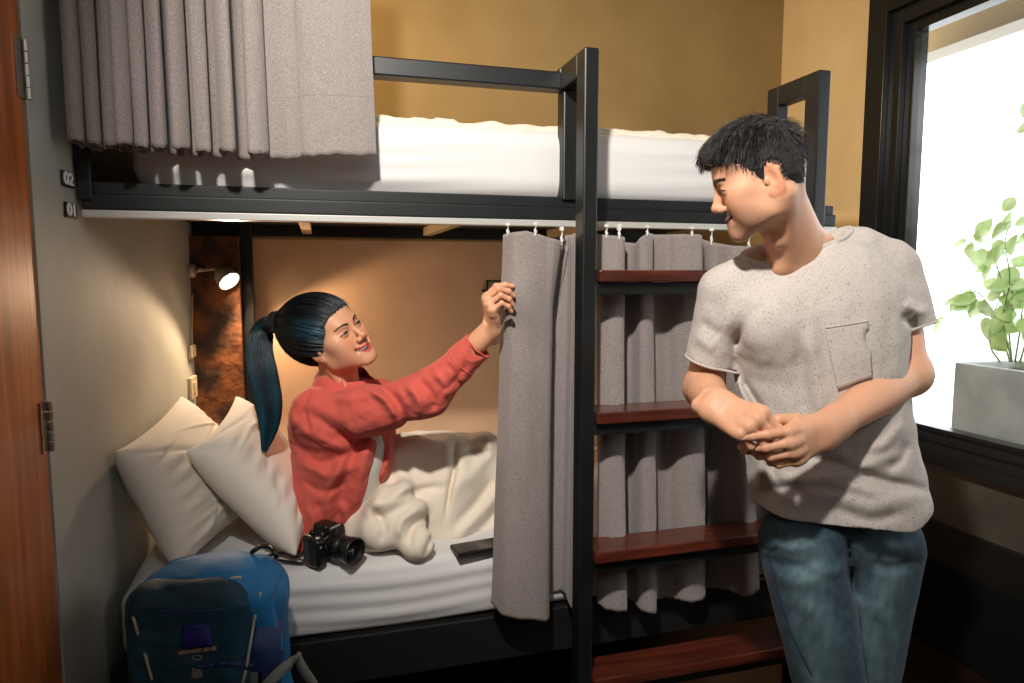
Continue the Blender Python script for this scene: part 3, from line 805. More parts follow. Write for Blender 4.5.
V.put(cap(tp(TM, (-.004, -.018, -.042)), W(808, 246, 1.45), .032, .042), .02)
V.put(cap(W(808, 252, 1.45), W(868, 282, 1.465), .043, .038), .03)
V.put(cap(W(808, 258, 1.45), W(752, 300, 1.46), .043, .038), .03)
V.put(ell(W(802, 308, 1.455), (.12, .068, .085)), .04)
V.put(cap(tp(TM, (-.052, -.024, -.045)), W(787, 266, 1.385), .016, .012), .025)   # neck muscle
V.put(cap(tp(TM, (.03, -.01, -.07)), W(780, 266, 1.385), .013, .010), .02)
V.put(cap(W(793, 268, 1.405), W(840, 256, 1.44), .010, .007), .025)            # collar bones
V.put(cap(W(778, 270, 1.405), W(760, 278, 1.43), .009, .006), .025)
V.put(ell(tp(TM, (0, .008, -.125)), (.012, .012, .016)), .02)                   # throat
Vh, Fh = V.mesh(); Ch = head_cols(Vh, TM, s, SK_M, srgb(200, 116, 100), (.012, .010, .009), False, (.10, .075, .06))
parts = [(Vh, Fh, Ch)]
# right arm (image left) and hand
def armvol(sh, el, wr, rs, T, side, curls, thumb, hs, elbow_out):
    pts = np.array([el, wr, tp(T, (0, .17, 0)), tp(T, (.05, .08, -.08)), tp(T, (-.05, .08, .03)), tp(T, (0, .1, -.1)), (sh*.6+el*.4)])
    V = Vol(pts.min(0)-.06, pts.max(0)+.06, .0014)
    V.put(cap(sh, el, rs[0], rs[1]*.93), 0)
    ax = (wr-el)/np.linalg.norm(wr-el)
    V.put(ell(el+elbow_out, (rs[1]*.84,)*3), .022)
    V.put(capr(el, wr, (rs[1]*.92, rs[2]*1.0, rs[2]*.97, rs[3]*1.18, rs[3]*.98, rs[3]*.86)), .022)
    # flatten toward the wrist: two bones
    V.put(cap(wr-ax*.05+T[:3, 0]*.008, wr+T[:3, 0]*.012, rs[3]*.86, rs[3]*.78), .012); V.put(cap(wr-ax*.05-T[:3, 0]*.008, wr-T[:3, 0]*.012, rs[3]*.86, rs[3]*.78), .012)
    tips = hand_prims(V, T, side, hs, curls, thumb)
    return V, tips
shR, elR, wrR = W(724, 292, 1.46), W(704, 388, 1.54), W(716, 406, 1.297)
TR = frame(wrR, y=camdir(.52, -.24, .80), z=camdir(-.46, .66, .48))
VR, tipsR = armvol(shR, elR, wrR, (.044, .043, .042, .031), TR, -1,
    dict(index=(-3, 58, 55, 25), middle=(0, 60, 58, 25), ring=(3, 64, 58, 25), pinky=(6, 66, 55, 25)),
    ((.016, .018, -.008), (.034, .045, -.028), (.026, .072, -.046), (.012, .092, -.055)), 1.0, np.array((0, .006, 0)))
shL, elL, wrL = W(893, 280, 1.46), W(906, 374, 1.425), W(822, 432, 1.268)
TL = frame(wrL, y=camdir(-.80, -.20, .50), z=camdir(.52, .06, .85))
VL, tipsL = armvol(shL, elL, wrL, (.045, .045, .044, .031), TL, 1,
    dict(index=(5, 26, 14, 6), middle=(-1, 40, 34, 18), ring=(-4, 48, 46, 22), pinky=(-8, 52, 50, 24)),
    ((.016, .018, -.008), (.036, .046, -.016), (.044, .078, -.028), (.036, .102, -.040)), 1.0, W(912, 374, 1.43)-elL)
for Vv, tips in ((VR, tipsR), (VL, tipsL)):
    a, b = Vv.mesh(); c = np.tile(np.array(SK_M), (len(a), 1)).astype(float)
    c = hand_cols(a, c, tips, SK_M, srgb(232, 190, 170))
    parts.append((a, b, c))
# trunk and legs (under the clothes)
hipR, hipL = W(803, 540, 1.46), W(880, 540, 1.49)
knR = W(836, 722, 1.40); knL = W(857, 722, 1.52)
anR = knR+np.array((.06, -.02, -knR[2]+.09)); anL = knL+np.array((-.04, .06, -knL[2]+.09))
V = Vol(np.array((.55, .75, -.01)), np.array((1.45, 1.75, 1.45)), .006)
V.put(ell(W(814, 335, 1.475), (.115, .065, .14)), .0); V.put(ell(W(828, 440, 1.48), (.10, .062, .15)), .05); V.put(ell(W(842, 522, 1.50), (.10, .055, .08)), .03)
for h, k, a in ((hipR, knR, anR), (hipL, knL, anL)):
    V.put(cap(h, k, .060, .046), .03); V.put(cap(k, a, .044, .032), .02); V.put(cap(a-np.array((0, 0, .05)), a+np.array((-.05, -.14, -.058)), .034, .028), .02)
V.put(cap(W(732, 298, 1.47), W(882, 286, 1.475), .034, .034), .03)
a, b = V.mesh(); parts.append((a, b, np.tile(np.array(SK_M), (len(a), 1))))
link('body', piece(parts), M_skin, man)
teeth(TM, s, man)

# ---- t-shirt
TF = np.eye(4); fy = camdir(-.34, 0, .94); fy[2] = 0; fy /= np.linalg.norm(fy)
TF = frame(np.zeros(3), y=fy, z=(0, 0, 1))
Ti = TF[:3, :3].T
def tstat(py, L, R, ry, d, extra=0):
    c = W((L+R)/2, py, d); hw = (R-L)/2/FOC*d; rx = math.sqrt(max(hw*hw-(ry*.34)**2, .001))/.94
    q = Ti@c; return (q[2], q[0], q[1], rx+extra, ry+extra)
rows = [tstat(*r) for r in ((575, 762, 916, .122, 1.47), (535, 760, 917, .122, 1.47), (500, 757, 918, .118, 1.47), (470, 753, 911, .110, 1.47), (430, 748, 902, .106, 1.465), (385, 741, 896, .106, 1.46), (345, 736, 895, .108, 1.455), (310, 732, 893, .106, 1.455), (280, 738, 888, .096, 1.45), (256, 752, 872, .075, 1.445), (244, 765, 860, .055, 1.445))]
rows = sorted(rows); hem = .850
rows[0] = (hem-.0, *rows[0][1:]) if rows[0][0] > hem else rows[0]
st = spline(rows, 40)
V = Vol(np.array((.52, .88, .80)), np.array((1.36, 1.68, 1.55)), .003)
V.put(loft(TF, st, 2.25), 0)
V.put(cap(W(756, 274, 1.45), W(728, 288, 1.46), .050, .050), .02); V.put(cap(W(856, 252, 1.455), W(887, 266, 1.46), .054, .054), .02)
V.put(cap(W(815, 252, 1.455), W(880, 266, 1.46), .056, .052), .02); V.put(cap(W(798, 262, 1.45), W(738, 284, 1.46), .056, .048), .02)
sl1 = (W(724, 294, 1.46), W(707, 368, 1.505)); sl2 = (W(890, 270, 1.46), W(911, 332, 1.445))
V.put(cap(*sl1, .053, .050), .022); V.put(cap(*sl2, .056, .054), .022)
# raise chest
V.put(ell(W(778, 325, 1.405), (.08, .05, .07)), .06); V.put(ell(W(850, 318, 1.42), (.08, .05, .07)), .06)
def band(P, u, v, d): return np.clip((1.50-d)/.05, 0, 1)
fl = [(((763,474),(800,480),(850,472),(902,452)), 5, .008), (((785,452),(826,461),(880,480),(925,490)), 4, -.010), (((775,500),(825,494),(870,506),(918,496)), 6, .007),
      (((760,492),(790,488),(810,500)), 4, -.006), (((820,482),(850,486),(885,497)), 4, .006), (((835,508),(870,520),(905,512)), 4, -.005), (((741,377),(752,396),(768,418)), 2.6, -.008), (((734,372),(744,398),(756,430)), 3.5, .006),
      (((808,325),(818,380),(822,425)), 6, .006), (((796,335),(803,385),(806,420)), 5, -.005), (((842,400),(838,440),(845,462)), 5, .004),
      
      (((730,355),(745,325),(765,300)), 4, -.005), (((724,335),(735,312),(750,290)), 4, .004), (((770,300),(790,330),(798,365)), 7, .003),
      (((905,300),(915,310),(930,312)), 4, .005), (((900,315),(915,325),(928,326)), 3, -.004), (((700,320),(712,330),(722,335)), 4, -.004), (((694,335),(706,345),(716,350)), 4, .004),
      (((903,420),(890,440),(870,452)), 4, .006), (((908,440),(900,460),(885,470)), 4, -.006), (((765,440),(760,470),(757,500)), 5, .005), (((775,445),(772,465),(780,485)), 4, -.006)]
ff = folds_px(fl, band)
V.shell_disp(lambda P: 1.35*ff(P)+.0026*vnoise(P, 50, 2)+.0016*vnoise(P, 110, 4), .02)
# sleeve ends and hem: cut, then hollow
def cutcap(a, b, r, extra):
    ax = (b-a)/np.linalg.norm(b-a); return ax
ax1 = cutcap(*sl1, 0, 0); ax2 = cutcap(*sl2, 0, 0)
c1 = W(707, 361, 1.50); c2 = W(910, 325, 1.448)
n1 = camdir(-.22, -.95, -.30); n2 = camdir(.26, -.96, -.05)
def plane_cut(c, n, rad):                             # removes everything beyond the plane within rad
    def f(P): q = P-c.astype(np.float32); dn = q@n.astype(np.float32); r = np.sqrt(np.maximum((q*q).sum(-1)-dn*dn, 0)); return np.maximum(-dn, r-rad)
    return f, c-rad-.02, c+rad+.02
V.put(plane_cut(c1, n1, .075), .0, 'sub'); V.put(plane_cut(c2, n2, .080), .0, 'sub')
V.put(cap(c1-n1*.03, c1+n1*.05, .043, .045), .004, 'sub'); V.put(cap(c2-n2*.03, c2+n2*.05, .046, .048), .004, 'sub')
hx0 = float(W(885, 530, 1.42)[0])
def hemcut(P): return np.asarray(P[..., 2]-hem)-.42*np.clip(P[..., 0]-hx0, 0, .13)+.004*np.sin(P[..., 0]*40+1)+.003*np.sin(P[..., 1]*55)
V.put((hemcut, np.array((.5, .8, .78)), np.array((1.4, 1.7, hem+.06))), .0, 'sub')
inner = st.copy(); inner[:, 3:] -= .014; inner = inner[(inner[:, 0] < hem+.02)]
inner = np.vstack([(hem-.05, *inner[0, 1:]), inner])
V.put(loft(TF, inner, 2.25), .006, 'sub')
# neck opening
nc = W(793, 236, 1.43); aV = W(847, 219, 1.45)-nc; bV = W(785, 261, 1.375)-nc
an = aV/np.linalg.norm(aV); bn = bV-an*(bV@an); bl = np.linalg.norm(bn); bn /= bl
nz = np.cross(an, bn); nz *= np.sign(nz[2])
RN = rotm(an, bn, nz)
V.put(ell(nc+nz*.028, (np.linalg.norm(aV)*1.0, bl*1.05, .085), None, RN), .006, 'sub')
a, b = V.mesh(); TSV = a
M_tee, nt, bs = newmat('speckled_jersey')
tc = N(nt, 'ShaderNodeTexCoord'); mp = N(nt, 'ShaderNodeMapping'); mp.inputs['Scale'].default_value = (1, 1, .45); nt.links.new(tc.outputs['Object'], mp.inputs[0])
n1_ = N(nt, 'ShaderNodeTexNoise', Scale=520.0, Detail=1.0); nt.links.new(mp.outputs[0], n1_.inputs[0])
r1 = N(nt, 'ShaderNodeMapRange'); r1.inputs[1].default_value = .60; r1.inputs[2].default_value = .70; nt.links.new(n1_.outputs[0], r1.inputs[0])
n2_ = N(nt, 'ShaderNodeTexNoise', Scale=900.0, Detail=2.0); nt.links.new(tc.outputs['Object'], n2_.inputs[0])
mxa = N(nt, 'ShaderNodeMix', data_type='RGBA'); mxa.inputs[6].default_value = (*srgb(178, 170, 164), 1); mxa.inputs[7].default_value = (*srgb(196, 188, 182), 1); nt.links.new(n2_.outputs[0], mxa.inputs[0])
mxb = N(nt, 'ShaderNodeMix', data_type='RGBA'); nt.links.new(mxa.outputs[2], mxb.inputs[6]); mxb.inputs[7].default_value = (*srgb(134, 124, 120), 1); nt.links.new(r1.outputs[0], mxb.inputs[0])
nt.links.new(mxb.outputs[2], bs.inputs['Base Color']); bs.inputs['Roughness'].default_value = .9; bs.inputs['Specular IOR Level'].default_value = .15; bs.inputs['Sheen Weight'].default_value = .15
bp = N(nt, 'ShaderNodeBump', Strength=.3, Distance=.0006); nt.links.new(n2_.outputs[0], bp.inputs['Height']); nt.links.new(bp.outputs[0], bs.inputs['Normal'])
tee = link('t_shirt', mesh_np(a, b), M_tee, man)
# neckband following the cut edge
def edge_ring(Vt, c, R, rx, ry, n=60, tol=.10):
    q = (Vt-c)@R; th = np.arctan2(q[:, 1]/ry, q[:, 0]/rx); e = np.sqrt((q[:, 0]/rx)**2+(q[:, 1]/ry)**2)
    pts = []
    for k in range(n):
        t = -math.pi+2*math.pi*k/n; dth = np.abs((th-t+math.pi) % (2*math.pi)-math.pi)
        m = (dth < .10) & (e < 1.12) & (e > .75) & (np.abs(q[:, 2]) < .10)
        if m.any():
            w = Vt[m]; hz = (w-c)@R[:, 2]; top = hz > np.quantile(hz, .8); pts.append(w[top].mean(0))
    return np.array(pts)
def smooth_ring(p, it=3):
    for _ in range(it): p = (np.roll(p, 1, 0)+2*p+np.roll(p, -1, 0))/4
    return p
rg = smooth_ring(edge_ring(a, nc, RN, np.linalg.norm(aV), bl), 4)
mb = MB(); mb.tube(list(rg)+[rg[0], rg[1]], .0058, 10); mb.build('neckband', M_tee, tee, smooth=True)
# pocket: a patch laid on the shirt with its own seam
def patch(Vt, corners, nu, nv, lift, rad=5.0):
    c = np.array(corners, float); P = []
    for i in range(nu):
        t = i/(nu-1); A = c[0]*(1-t)+c[1]*t; B = c[3]*(1-t)+c[2]*t; P.append([tuple(A*(1-s_)+B*s_) for s_ in np.linspace(0, 1, nv)])
    flat = [q for r in P for q in r]; D = np.array([proj(q)[2] for q in drape(Vt, flat, 0, rad)]).reshape(nu, nv)
    for _ in range(8):
        E_ = np.pad(D, 1, mode='reflect', reflect_type='odd'); D = (E_[:-2, 1:-1]+E_[2:, 1:-1]+E_[1:-1, :-2]+E_[1:-1, 2:]+4*D)/8
    return np.array([W(a_, b_, d_-lift) for (a_, b_), d_ in zip(flat, D.ravel())]).reshape(nu, nv, 3)
pk = patch(a, ((825, 328), (868, 321), (872, 376), (838, 388)), 24, 28, .006)
po = link('pocket', grid_mesh(pk), M_tee, tee); sm = po.modifiers.new('s', 'SOLIDIFY'); sm.thickness = .003; sm.offset = 0
mb = MB(); mb.tube(list(pk[:, 0]-Fw*.0012), .0022, 6); mb.tube(list(pk[0]-Fw*.0005), .0013, 6); mb.tube(list(pk[:, -1]-Fw*.0005), .0013, 6); mb.build('pocket_seam', M_tee, tee, smooth=True)
# rolled raw edges
def ringtube(c, n, r, name, parent, m, rt=.003, k=44):
    n = n/np.linalg.norm(n); x = np.cross(n, (0.3, .2, 1)); x /= np.linalg.norm(x); y = np.cross(n, x)
    pts = []
    q = TSV-c; dn = q@n; sel = (dn < .001) & (dn > -.006); Q = q[sel]; th = np.arctan2(Q@y, Q@x); rr = np.sqrt((Q@x)**2+(Q@y)**2)
    ok = rr < .09; th, rr, Q = th[ok], rr[ok], Q[ok]
    for j in range(k):
        t = -math.pi+2*math.pi*j/k; m_ = np.abs((th-t+math.pi) % (2*math.pi)-math.pi) < .14
        rj = np.quantile(rr[m_], .85) if m_.any() else r
        pts.append(c+(x*math.cos(t)+y*math.sin(t))*rj)
    p = smooth_ring(np.array(pts), 3); mb = MB(); mb.tube(list(p)+[p[0], p[1]], rt, 8); mb.build(name, m, parent, smooth=True)
ringtube(c1, n1, .05, 'sleeve_edge', tee, M_tee); ringtube(c2, n2, .054, 'sleeve_edge', tee, M_tee)

# ---- jeans
V = Vol(np.array((.5, .7, .03)), np.array((1.5, 1.8, .98)), .004)
V.put(ell(W(842, 512, 1.485), (.145, .095, .13)), 0)
for h, k, an_, bx in ((W(803, 545, 1.465), knR, anR, .0), (W(878, 545, 1.495), knL, anL, .0)):
    V.put(cap(h, k, .092, .066), .035 if bx == 0 else .02); V.put(cap(k, an_, .064, .052), .02)
jf = folds_px([(((765,540),(790,548),(815,545)), 4, .006), (((762,556),(790,566),(822,560)), 4, -.006), (((770,575),(800,583),(830,575)), 5, .005), (((880,545),(900,550),(915,545)), 4, .005), (((870,560),(890,568),(912,562)), 4, -.006),
   (((848,535),(850,565),(856,600)), 3, -.008), (((805,600),(825,625),(835,660)), 6, .005), (((846,532),(849,548),(852,565)), 1.2, -.004), (((760,545),(772,552),(780,546)), 1.5, -.003), (((790,600),(805,630),(815,665)), 5, -.004), (((800,560),(830,572),(846,566)), 4, .005), (((868,600),(885,620),(890,650)), 5, .004)])
V.shell_disp(lambda P: 1.5*jf(P)+.0012*vnoise(P, 45, 11)+.0010*vnoise(P, 130, 12), .02)
V.put((lambda P: P[..., 2]-.075, np.array((.5, .7, 0)), np.array((1.5, 1.8, .08))), 0, 'sub')
a, b = V.mesh()
q = proj(a); base = np.array(srgb(42, 62, 76)); lt = np.array(srgb(112, 138, 146))
# worn, paler areas down the front of each thigh
wear = np.zeros(len(a))
for h, k in ((W(803, 560, 1.36), W(826, 700, 1.33)), (W(884, 560, 1.40), W(876, 700, 1.42))):
    dd = k-h; t = np.clip((a-h)@dd/(dd@dd), 0, 1.1); wear = np.maximum(wear, np.exp(-(((a-h-t[:, None]*dd)**2).sum(1))/.0030))
wear = np.clip(wear*(.75+.5*vnoise(a, 60, 21)+.35*vnoise(a*np.array((1, 1, .3)), 300, 23))+.14*vnoise(a, 260, 22), 0, 1)[:, None]
me = mesh_np(a, b); set_vcol(me, base*(1-wear)+lt*wear)
M_jean = vcol_mat('denim', .85, 0, .2, (900, .5, .001), .1)
jeans = link('jeans', me, M_jean, man)
mb = MB(); pts = drape(a, dens(((768, 548), (775, 580), (790, 630), (812, 676)), 24), .0)
mb.tube(pts, .0014, 5); mb.build('side_seam', M_jean, jeans, smooth=True)
set_vcol(jeans.children[0].data, np.tile(base*.8, (len(jeans.children[0].data.vertices), 1)))
M_shoe = mat('white_canvas', srgb(200, 196, 188), .7); M_sole = mat('rubber_sole', srgb(225, 222, 214), .6)
for a_ in (anR, anL):
    V = Vol(a_+np.array((-.2, -.30, -.10)), a_+np.array((.15, .15, .06)), .004)
    t_ = a_+np.array((-.055, -.15, -.045))
    V.put(cap(a_+np.array((0, .03, -.05)), t_, .040, .036), 0); V.put(cap(a_+np.array((0, 0, .01)), a_+np.array((0, 0, -.04)), .046, .046), .02)
    V.put((lambda P: P[..., 2]-.012, a_-.4, np.array((a_[0]+.4, a_[1]+.4, .012))), 0, 'sub')
    v, f = V.mesh(); sh = link('shoe', mesh_np(v, f), M_shoe, man)
    V = Vol(a_+np.array((-.2, -.30, -.10)), a_+np.array((.15, .15, .06)), .004)
    V.put(cap(a_+np.array((0, .03, -.07)), t_+np.array((0, 0, -.022)), .046, .042), 0)
    V.put((lambda P: P[..., 2]-.001, a_-.4, np.array((a_[0]+.4, a_[1]+.4, .001))), 0, 'sub'); V.put((lambda P: .026-P[..., 2], np.array((a_[0]-.4, a_[1]-.4, .026)), a_+.4), 0, 'sub')
    v, f = V.mesh(); link('sole', mesh_np(v, f), M_sole, sh)

# ---- hair
def hair_cap(T, s, parts_, hl, res=.0018, noise=(.0, 1)):
    c = tp(T, (0, -.02, .03)); V = Vol(c-.17*s, c+.17*s, res)
    for i, (cc, rr, k) in enumerate(parts_): V.put(ell(np.array(cc)*s, np.array(rr)*s, T), k*s)
    hy = np.array([p[0] for p in hl])*s; hz = np.array([p[1] for p in hl])*s; g = xf(T)
    def cut(P):
        q = g(P); return -(np.interp(q[..., 1], hy, hz)-q[..., 2])*.6
    V.put((cut, c-.2, c+.2), .006*s, 'sub')
    if noise[0]: V.shell_disp(lambda P: noise[0]*vnoise(P, noise[1], 5)+noise[0]*.5*vnoise(P, noise[1]*2.4, 6), .02)
    return V.mesh()
hl = [(-.12, -.068), (-.085, -.072), (-.055, -.060), (-.040, -.030), (-.036, .012), (-.018, .028), (-.004, .022), (.002, -.028), (.020, -.030), (.026, .005), (.040, .030), (.060, .048), (.085, .056), (.13, .060)]
hv, hf = hair_cap(TM, s*.99, [((0, -.004, .040), (.082, .088, .083), 0), ((0, -.030, .010), (.077, .060, .078), .02), ((0, .030, .078), (.062, .068, .040), .03), ((0, .075, .076), (.050, .030, .024), .02)], hl, noise=(.0035, 90))
set = None
me = mesh_np(hv, hf); set_vcol(me, np.tile(np.array((.011, .010, .010)), (len(hv), 1)))
hair = link('hair', me, mat('hair_base', (.012,.011,.011), .8), man)
Li = (hv-TM[:3, 3])@TM[:3, :3]
def flow_strands(T, L, K, seed, flow, length, lift, rad, colf, m=7, root_ok=None):
    r = np.random.default_rng(seed); idx = r.integers(0, len(L), K*3)
    if root_ok is not None: idx = idx[root_ok(L[idx])]
    idx = idx[:K]; p0 = L[idx]; K = len(p0)
    n = p0-np.array((0, -.015, .01)); n /= np.linalg.norm(n, axis=1, keepdims=True)
    f = flow(p0, r); f -= n*(f*n).sum(1, keepdims=True); f /= np.linalg.norm(f, axis=1, keepdims=True)+1e-9
    f += r.normal(size=f.shape)*.22
    ln = length(p0, r)[:, None]; lf = lift(p0, r)[:, None]
    P = [p0-n*.003]; d = f+n*lf
    d /= np.linalg.norm(d, axis=1, keepdims=True)
    cur = p0-n*.003
    for i in range(m-1):
        cur = cur+d*ln/(m-1); P.append(cur)
        nn = cur-np.array((0, -.015, .01)); nn /= np.linalg.norm(nn, axis=1, keepdims=True)
        d = d-nn*.12*(lf+.1)+np.array((0, 0, -.035)); d /= np.linalg.norm(d, axis=1, keepdims=True)
    P = np.stack(P, 1); Wd = P@T[:3, :3].T+T[:3, 3]
    rr = rad*np.linspace(1, .12, m)[None]*r.uniform(.6, 1.3, (K, 1))
    return strands_mesh(Wd, rr, colf(p0, r))
def flowm(p, r):
    f = np.stack([p[:, 0]*2.2+.015*r.normal(size=len(p)), .10-0*p[:, 1], -.02-np.clip(np.abs(p[:, 0])-.045, 0, 1)*4], 1)
    back = p[:, 1] < -.06; f[back] = np.stack([p[back, 0]*.5, -.02*np.ones(back.sum()), -.1*np.ones(back.sum())], 1); return f
sme = flow_strands(TM, Li, 9000, 3, flowm, lambda p, r: np.where((p[:, 2] > .06), .030, .014)*np.where(p[:, 1] > .06, .62, 1)*r.uniform(.6, 1.35, len(p)), lambda p, r: np.where(p[:, 2] > .07, .22, .08)+.12*r.random(len(p)), .00085,
                   lambda p, r: np.array((.012, .010, .010))*r.uniform(.6, 2.2, (len(p), 1)), root_ok=lambda q: (q[:, 2] > -.06))
link('hair_strands', sme, M_hair, hair)
# ================================================================== MATTRESSES, PILLOWS, BLANKET
M_sheet = mat('white_sheet', srgb(216, 214, 213), .85, bump=(900, .15, .0008), spec=.2, sheen=.1)
M_cream = mat('cream_cotton', srgb(226, 214, 196), .9, bump=(900, .15, .0008), spec=.15, sheen=.1)
M_pillow = mat('pillow_cotton', srgb(222, 214, 202), .9, bump=(40, .25, .004), spec=.15, sheen=.1)
def mattress(name, lab, x0, x1, y0, y1, z0, z1, seed, r=.045, cut=None):
    V = Vol(np.array((x0, y0, z0))-.03, np.array((x1, y1, z1))+.03, .0065)
    V.put(rbox(((x0+x1)/2, (y0+y1)/2, (z0+z1)/2), ((x1-x0)/2, (y1-y0)/2, (z1-z0)/2), r), 0)
    def wr(P):
        x, y, z = P.T; side = np.clip((y0+.03-y)/.02+1, 0, 1)
        a = .0022*np.sin(z*150+1.6*np.sin(x*3.1+seed)+.9*np.sin(x*9))*side*(.5+.5*np.sin(x*4+seed))
        b = .0016*np.sin(x*34+6*y+2*np.sin(y*9+seed))*(1-side)
        return a+b+.0022*vnoise(P, 14, seed)
    V.shell_disp(wr, .02)
    v, f = V.mesh(); return tag(link(name, mesh_np(v, f), M_sheet), lab, 'mattress')
mattress('mattress', 'lower bunk mattress in a white fitted sheet under the woman', XB0+.02, XB1-.02, YF+.004, YB-.06, z_m0, z_m1, 1)
zu1 = float(onY(500, 124, YF+.03)[2])
xu0 = float(onY(128, 170, YF+.03)[0])
mattress('mattress', 'upper bunk mattress in a tight white sheet behind the guard rail', xu0, XB1-.02, YF+.03, YB-.06, z_r1-.012, zu1, 2, .06)
# cream duvet folded along the top of the upper mattress
V = Vol(np.array((.0, YF+.04, zu1-.03)), np.array((XB1-.03, YB-.1, zu1+.1)), .007)
for x0_, x1_, y_, r_ in ((.02, .34, YF+.11, .024), (.30, .72, YF+.13, .016), (.78, 1.40, YF+.10, .022), (.1, 1.35, YF+.35, .03), (.2, 1.3, YF+.6, .03)):
    V.put(cap((x0_, y_, zu1-.006), (x1_, y_+.02, zu1-.004), r_, r_*.8), .02)
V.put(rbox((.7, YF+.42, zu1), (.66, .34, .016), .012), .02)
V.shell_disp(lambda P: .007*vnoise(P, 60, 31)+.004*vnoise(P, 130, 32), .03)
v, f = V.mesh(); tag(link('duvet', mesh_np(v, f), M_cream), 'cream crumpled duvet lying on the upper bunk mattress', 'duvet')

def pillow(name, lab, A, B, Cc, D, puff, seed, folds, group):
    A, B, Cc, D = [np.array(p, float) for p in (A, B, Cc, D)]
    n = 96; u = np.linspace(-1, 1, n); U, Vv = np.meshgrid(u, u, indexing='ij')
    pin = .12                                              # edges pulled in between the corners
    uu = U*(1-pin*(1-Vv*Vv)*np.abs(U)**3*.8); vv = Vv*(1-pin*(1-U*U)*np.abs(Vv)**3*.8)
    a = (uu+1)/2; b = (vv+1)/2
    base = (A*(1-a)[..., None]+B*a[..., None])*(1-b)[..., None]+(D*(1-a)[..., None]+Cc*a[..., None])*b[..., None]
    nn = np.cross(B-A, D-A); nn /= np.linalg.norm(nn)
    if nn@(CAM-base.mean((0, 1))) < 0: nn = -nn
    th = puff*np.sqrt(np.clip(1-np.abs(U)**3.2, 0, 1))*np.sqrt(np.clip(1-np.abs(Vv)**3.2, 0, 1))
    rr = np.random.default_rng(seed)
    w = .0*U
    for k in range(14):                                    # creases run in from the corners and edges
        x0_, y0_ = rr.uniform(-1, 1, 2); ang_ = rr.uniform(-.5, .5)+(.3 if k % 2 else -.6); L_ = rr.uniform(.3, .8); ww_ = rr.uniform(.02, .05)
        dx, dy = math.cos(ang_), math.sin(ang_); s_ = (U-x0_)*dx+(Vv-y0_)*dy; d_ = -(U-x0_)*dy+(Vv-y0_)*dx
        w += rr.choice((-1, 1))*rr.uniform(.3, 1)*np.exp(-(d_/ww_)**2)*np.exp(-(s_/L_)**4)
    w *= .0070; w += .003*np.sin(Vv*26+3*U+seed)*np.exp(-((U+.7)/.25)**2)
    f_ = base+nn*(th+w*(1-np.abs(U)**6)*(1-np.abs(Vv)**6))[..., None]; b_ = base-nn*(th*.85)[..., None]
    me1 = grid_mesh(f_); 
    va = f_.reshape(-1, 3); vb = b_.reshape(-1, 3)
    i, j = np.meshgrid(np.arange(n-1), np.arange(n-1), indexing='ij'); q = (i*n+j).ravel()
    fa = np.stack([q, q+n, q+n+1, q+1], 1); fb = fa[:, ::-1]+n*n
    me = mesh_np(np.concatenate([va, vb]), np.concatenate([fa, fb]))
    import bmesh
    bm = bmesh.new(); bm.from_mesh(me); bmesh.ops.remove_doubles(bm, verts=bm.verts, dist=.0004); bmesh.ops.recalc_face_normals(bm, faces=bm.faces); bm.to_mesh(me); bm.free()
    return tag(link(name, me, M_pillow), lab, 'pillow', group)
zq = z_m1
pA = onX(117, 458, xl(2.0)+.03); 
# back pillow leans on the grey wall
P1 = [W(114, 452, 1.66), W(181, 396, 2.20), W(268, 500, 2.30), onZ(176, 572, zq+.02)]
pillow('pillow', 'white pillow leaning directly against the grey wall, behind the other pillow', *P1, .082, 3, 0, 'bed pillows')
P2 = [W(186, 452, 1.80), W(236, 396, 2.24), W(322, 508, 2.30), onZ(296, 556, zq+.028)]
pillow('pillow', 'white pillow right behind the woman’s back, lit orange by the lamp', *P2, .092, 8, 0, 'bed pillows')

# blanket over the woman's legs: two heaps of one cloth
V = Vol(np.array((-.02, 1.70, zq-.03)), np.array((1.06, 2.74, zq+.42)), .005)
V.put(ell(W(440, 512, 2.10), (.155, .14, .225)), 0); V.put(cap(W(420, 470, 2.12), W(600, 505, 2.25), .105, .11), .05); V.put(cap(W(410, 520, 2.12), W(610, 535, 2.22), .12, .12), .05)
V.put(cap(W(403, 447, 2.12), W(486, 446, 2.14), .035, .035), .07)
V.put(ell(W(411, 492, 2.0), (.05, .055, .05)), .04); V.put(cap(W(366, 522, 1.96), W(404, 472, 2.06), .070, .080), .04); V.put(ell(W(398, 515, 1.90), (.085, .075, .085)), .03); V.put(ell(W(380, 530, 1.87), (.06, .07, .05)), .04); V.put(ell(W(418, 545, 1.84), (.045, .045, .045)), .04); V.put(ell(W(372, 530, 1.95), (.09, .09, .07)), .04)
bf = folds_px([(((456,440),(455,465),(450,490),(445,520)), 1.6, -.012), (((448,440),(447,465),(442,490)), 3, .006), (((466,440),(462,470),(452,505)), 5, .008), (((497,440),(480,465),(460,490)), 6, .010), (((500,470),(478,500),(452,530)), 4, -.009),
   (((500,490),(480,515),(455,540)), 4, .010), (((500,508),(485,525),(462,545)), 3, -.008), (((390,445),(400,470),(410,485)), 5, .006), (((395,500),(420,490),(445,487)), 3, -.010), (((372,520),(395,512),(430,488)), 4, -.010), (((368,505),(390,500),(415,480)), 5, .010),
   (((398,540),(402,520),(425,505)), 3, .008), (((410,548),(412,528),(432,512)), 3, -.007), (((380,545),(384,525),(372,510)), 3, -.008), (((424,558),(428,545),(434,535)), 2, -.006), (((365,520),(375,500),(388,478)), 4, .008), (((470,442),(485,436),(492,450)), 4, .012), (((405,437),(430,442),(452,440)), 3, .004),(((460,455),(475,450),(492,455)), 3, -.008)])
V.shell_disp(lambda P: 1.45*bf(P)+.005*vnoise(P, 26, 41)+.003*vnoise(P, 70, 42), .03)
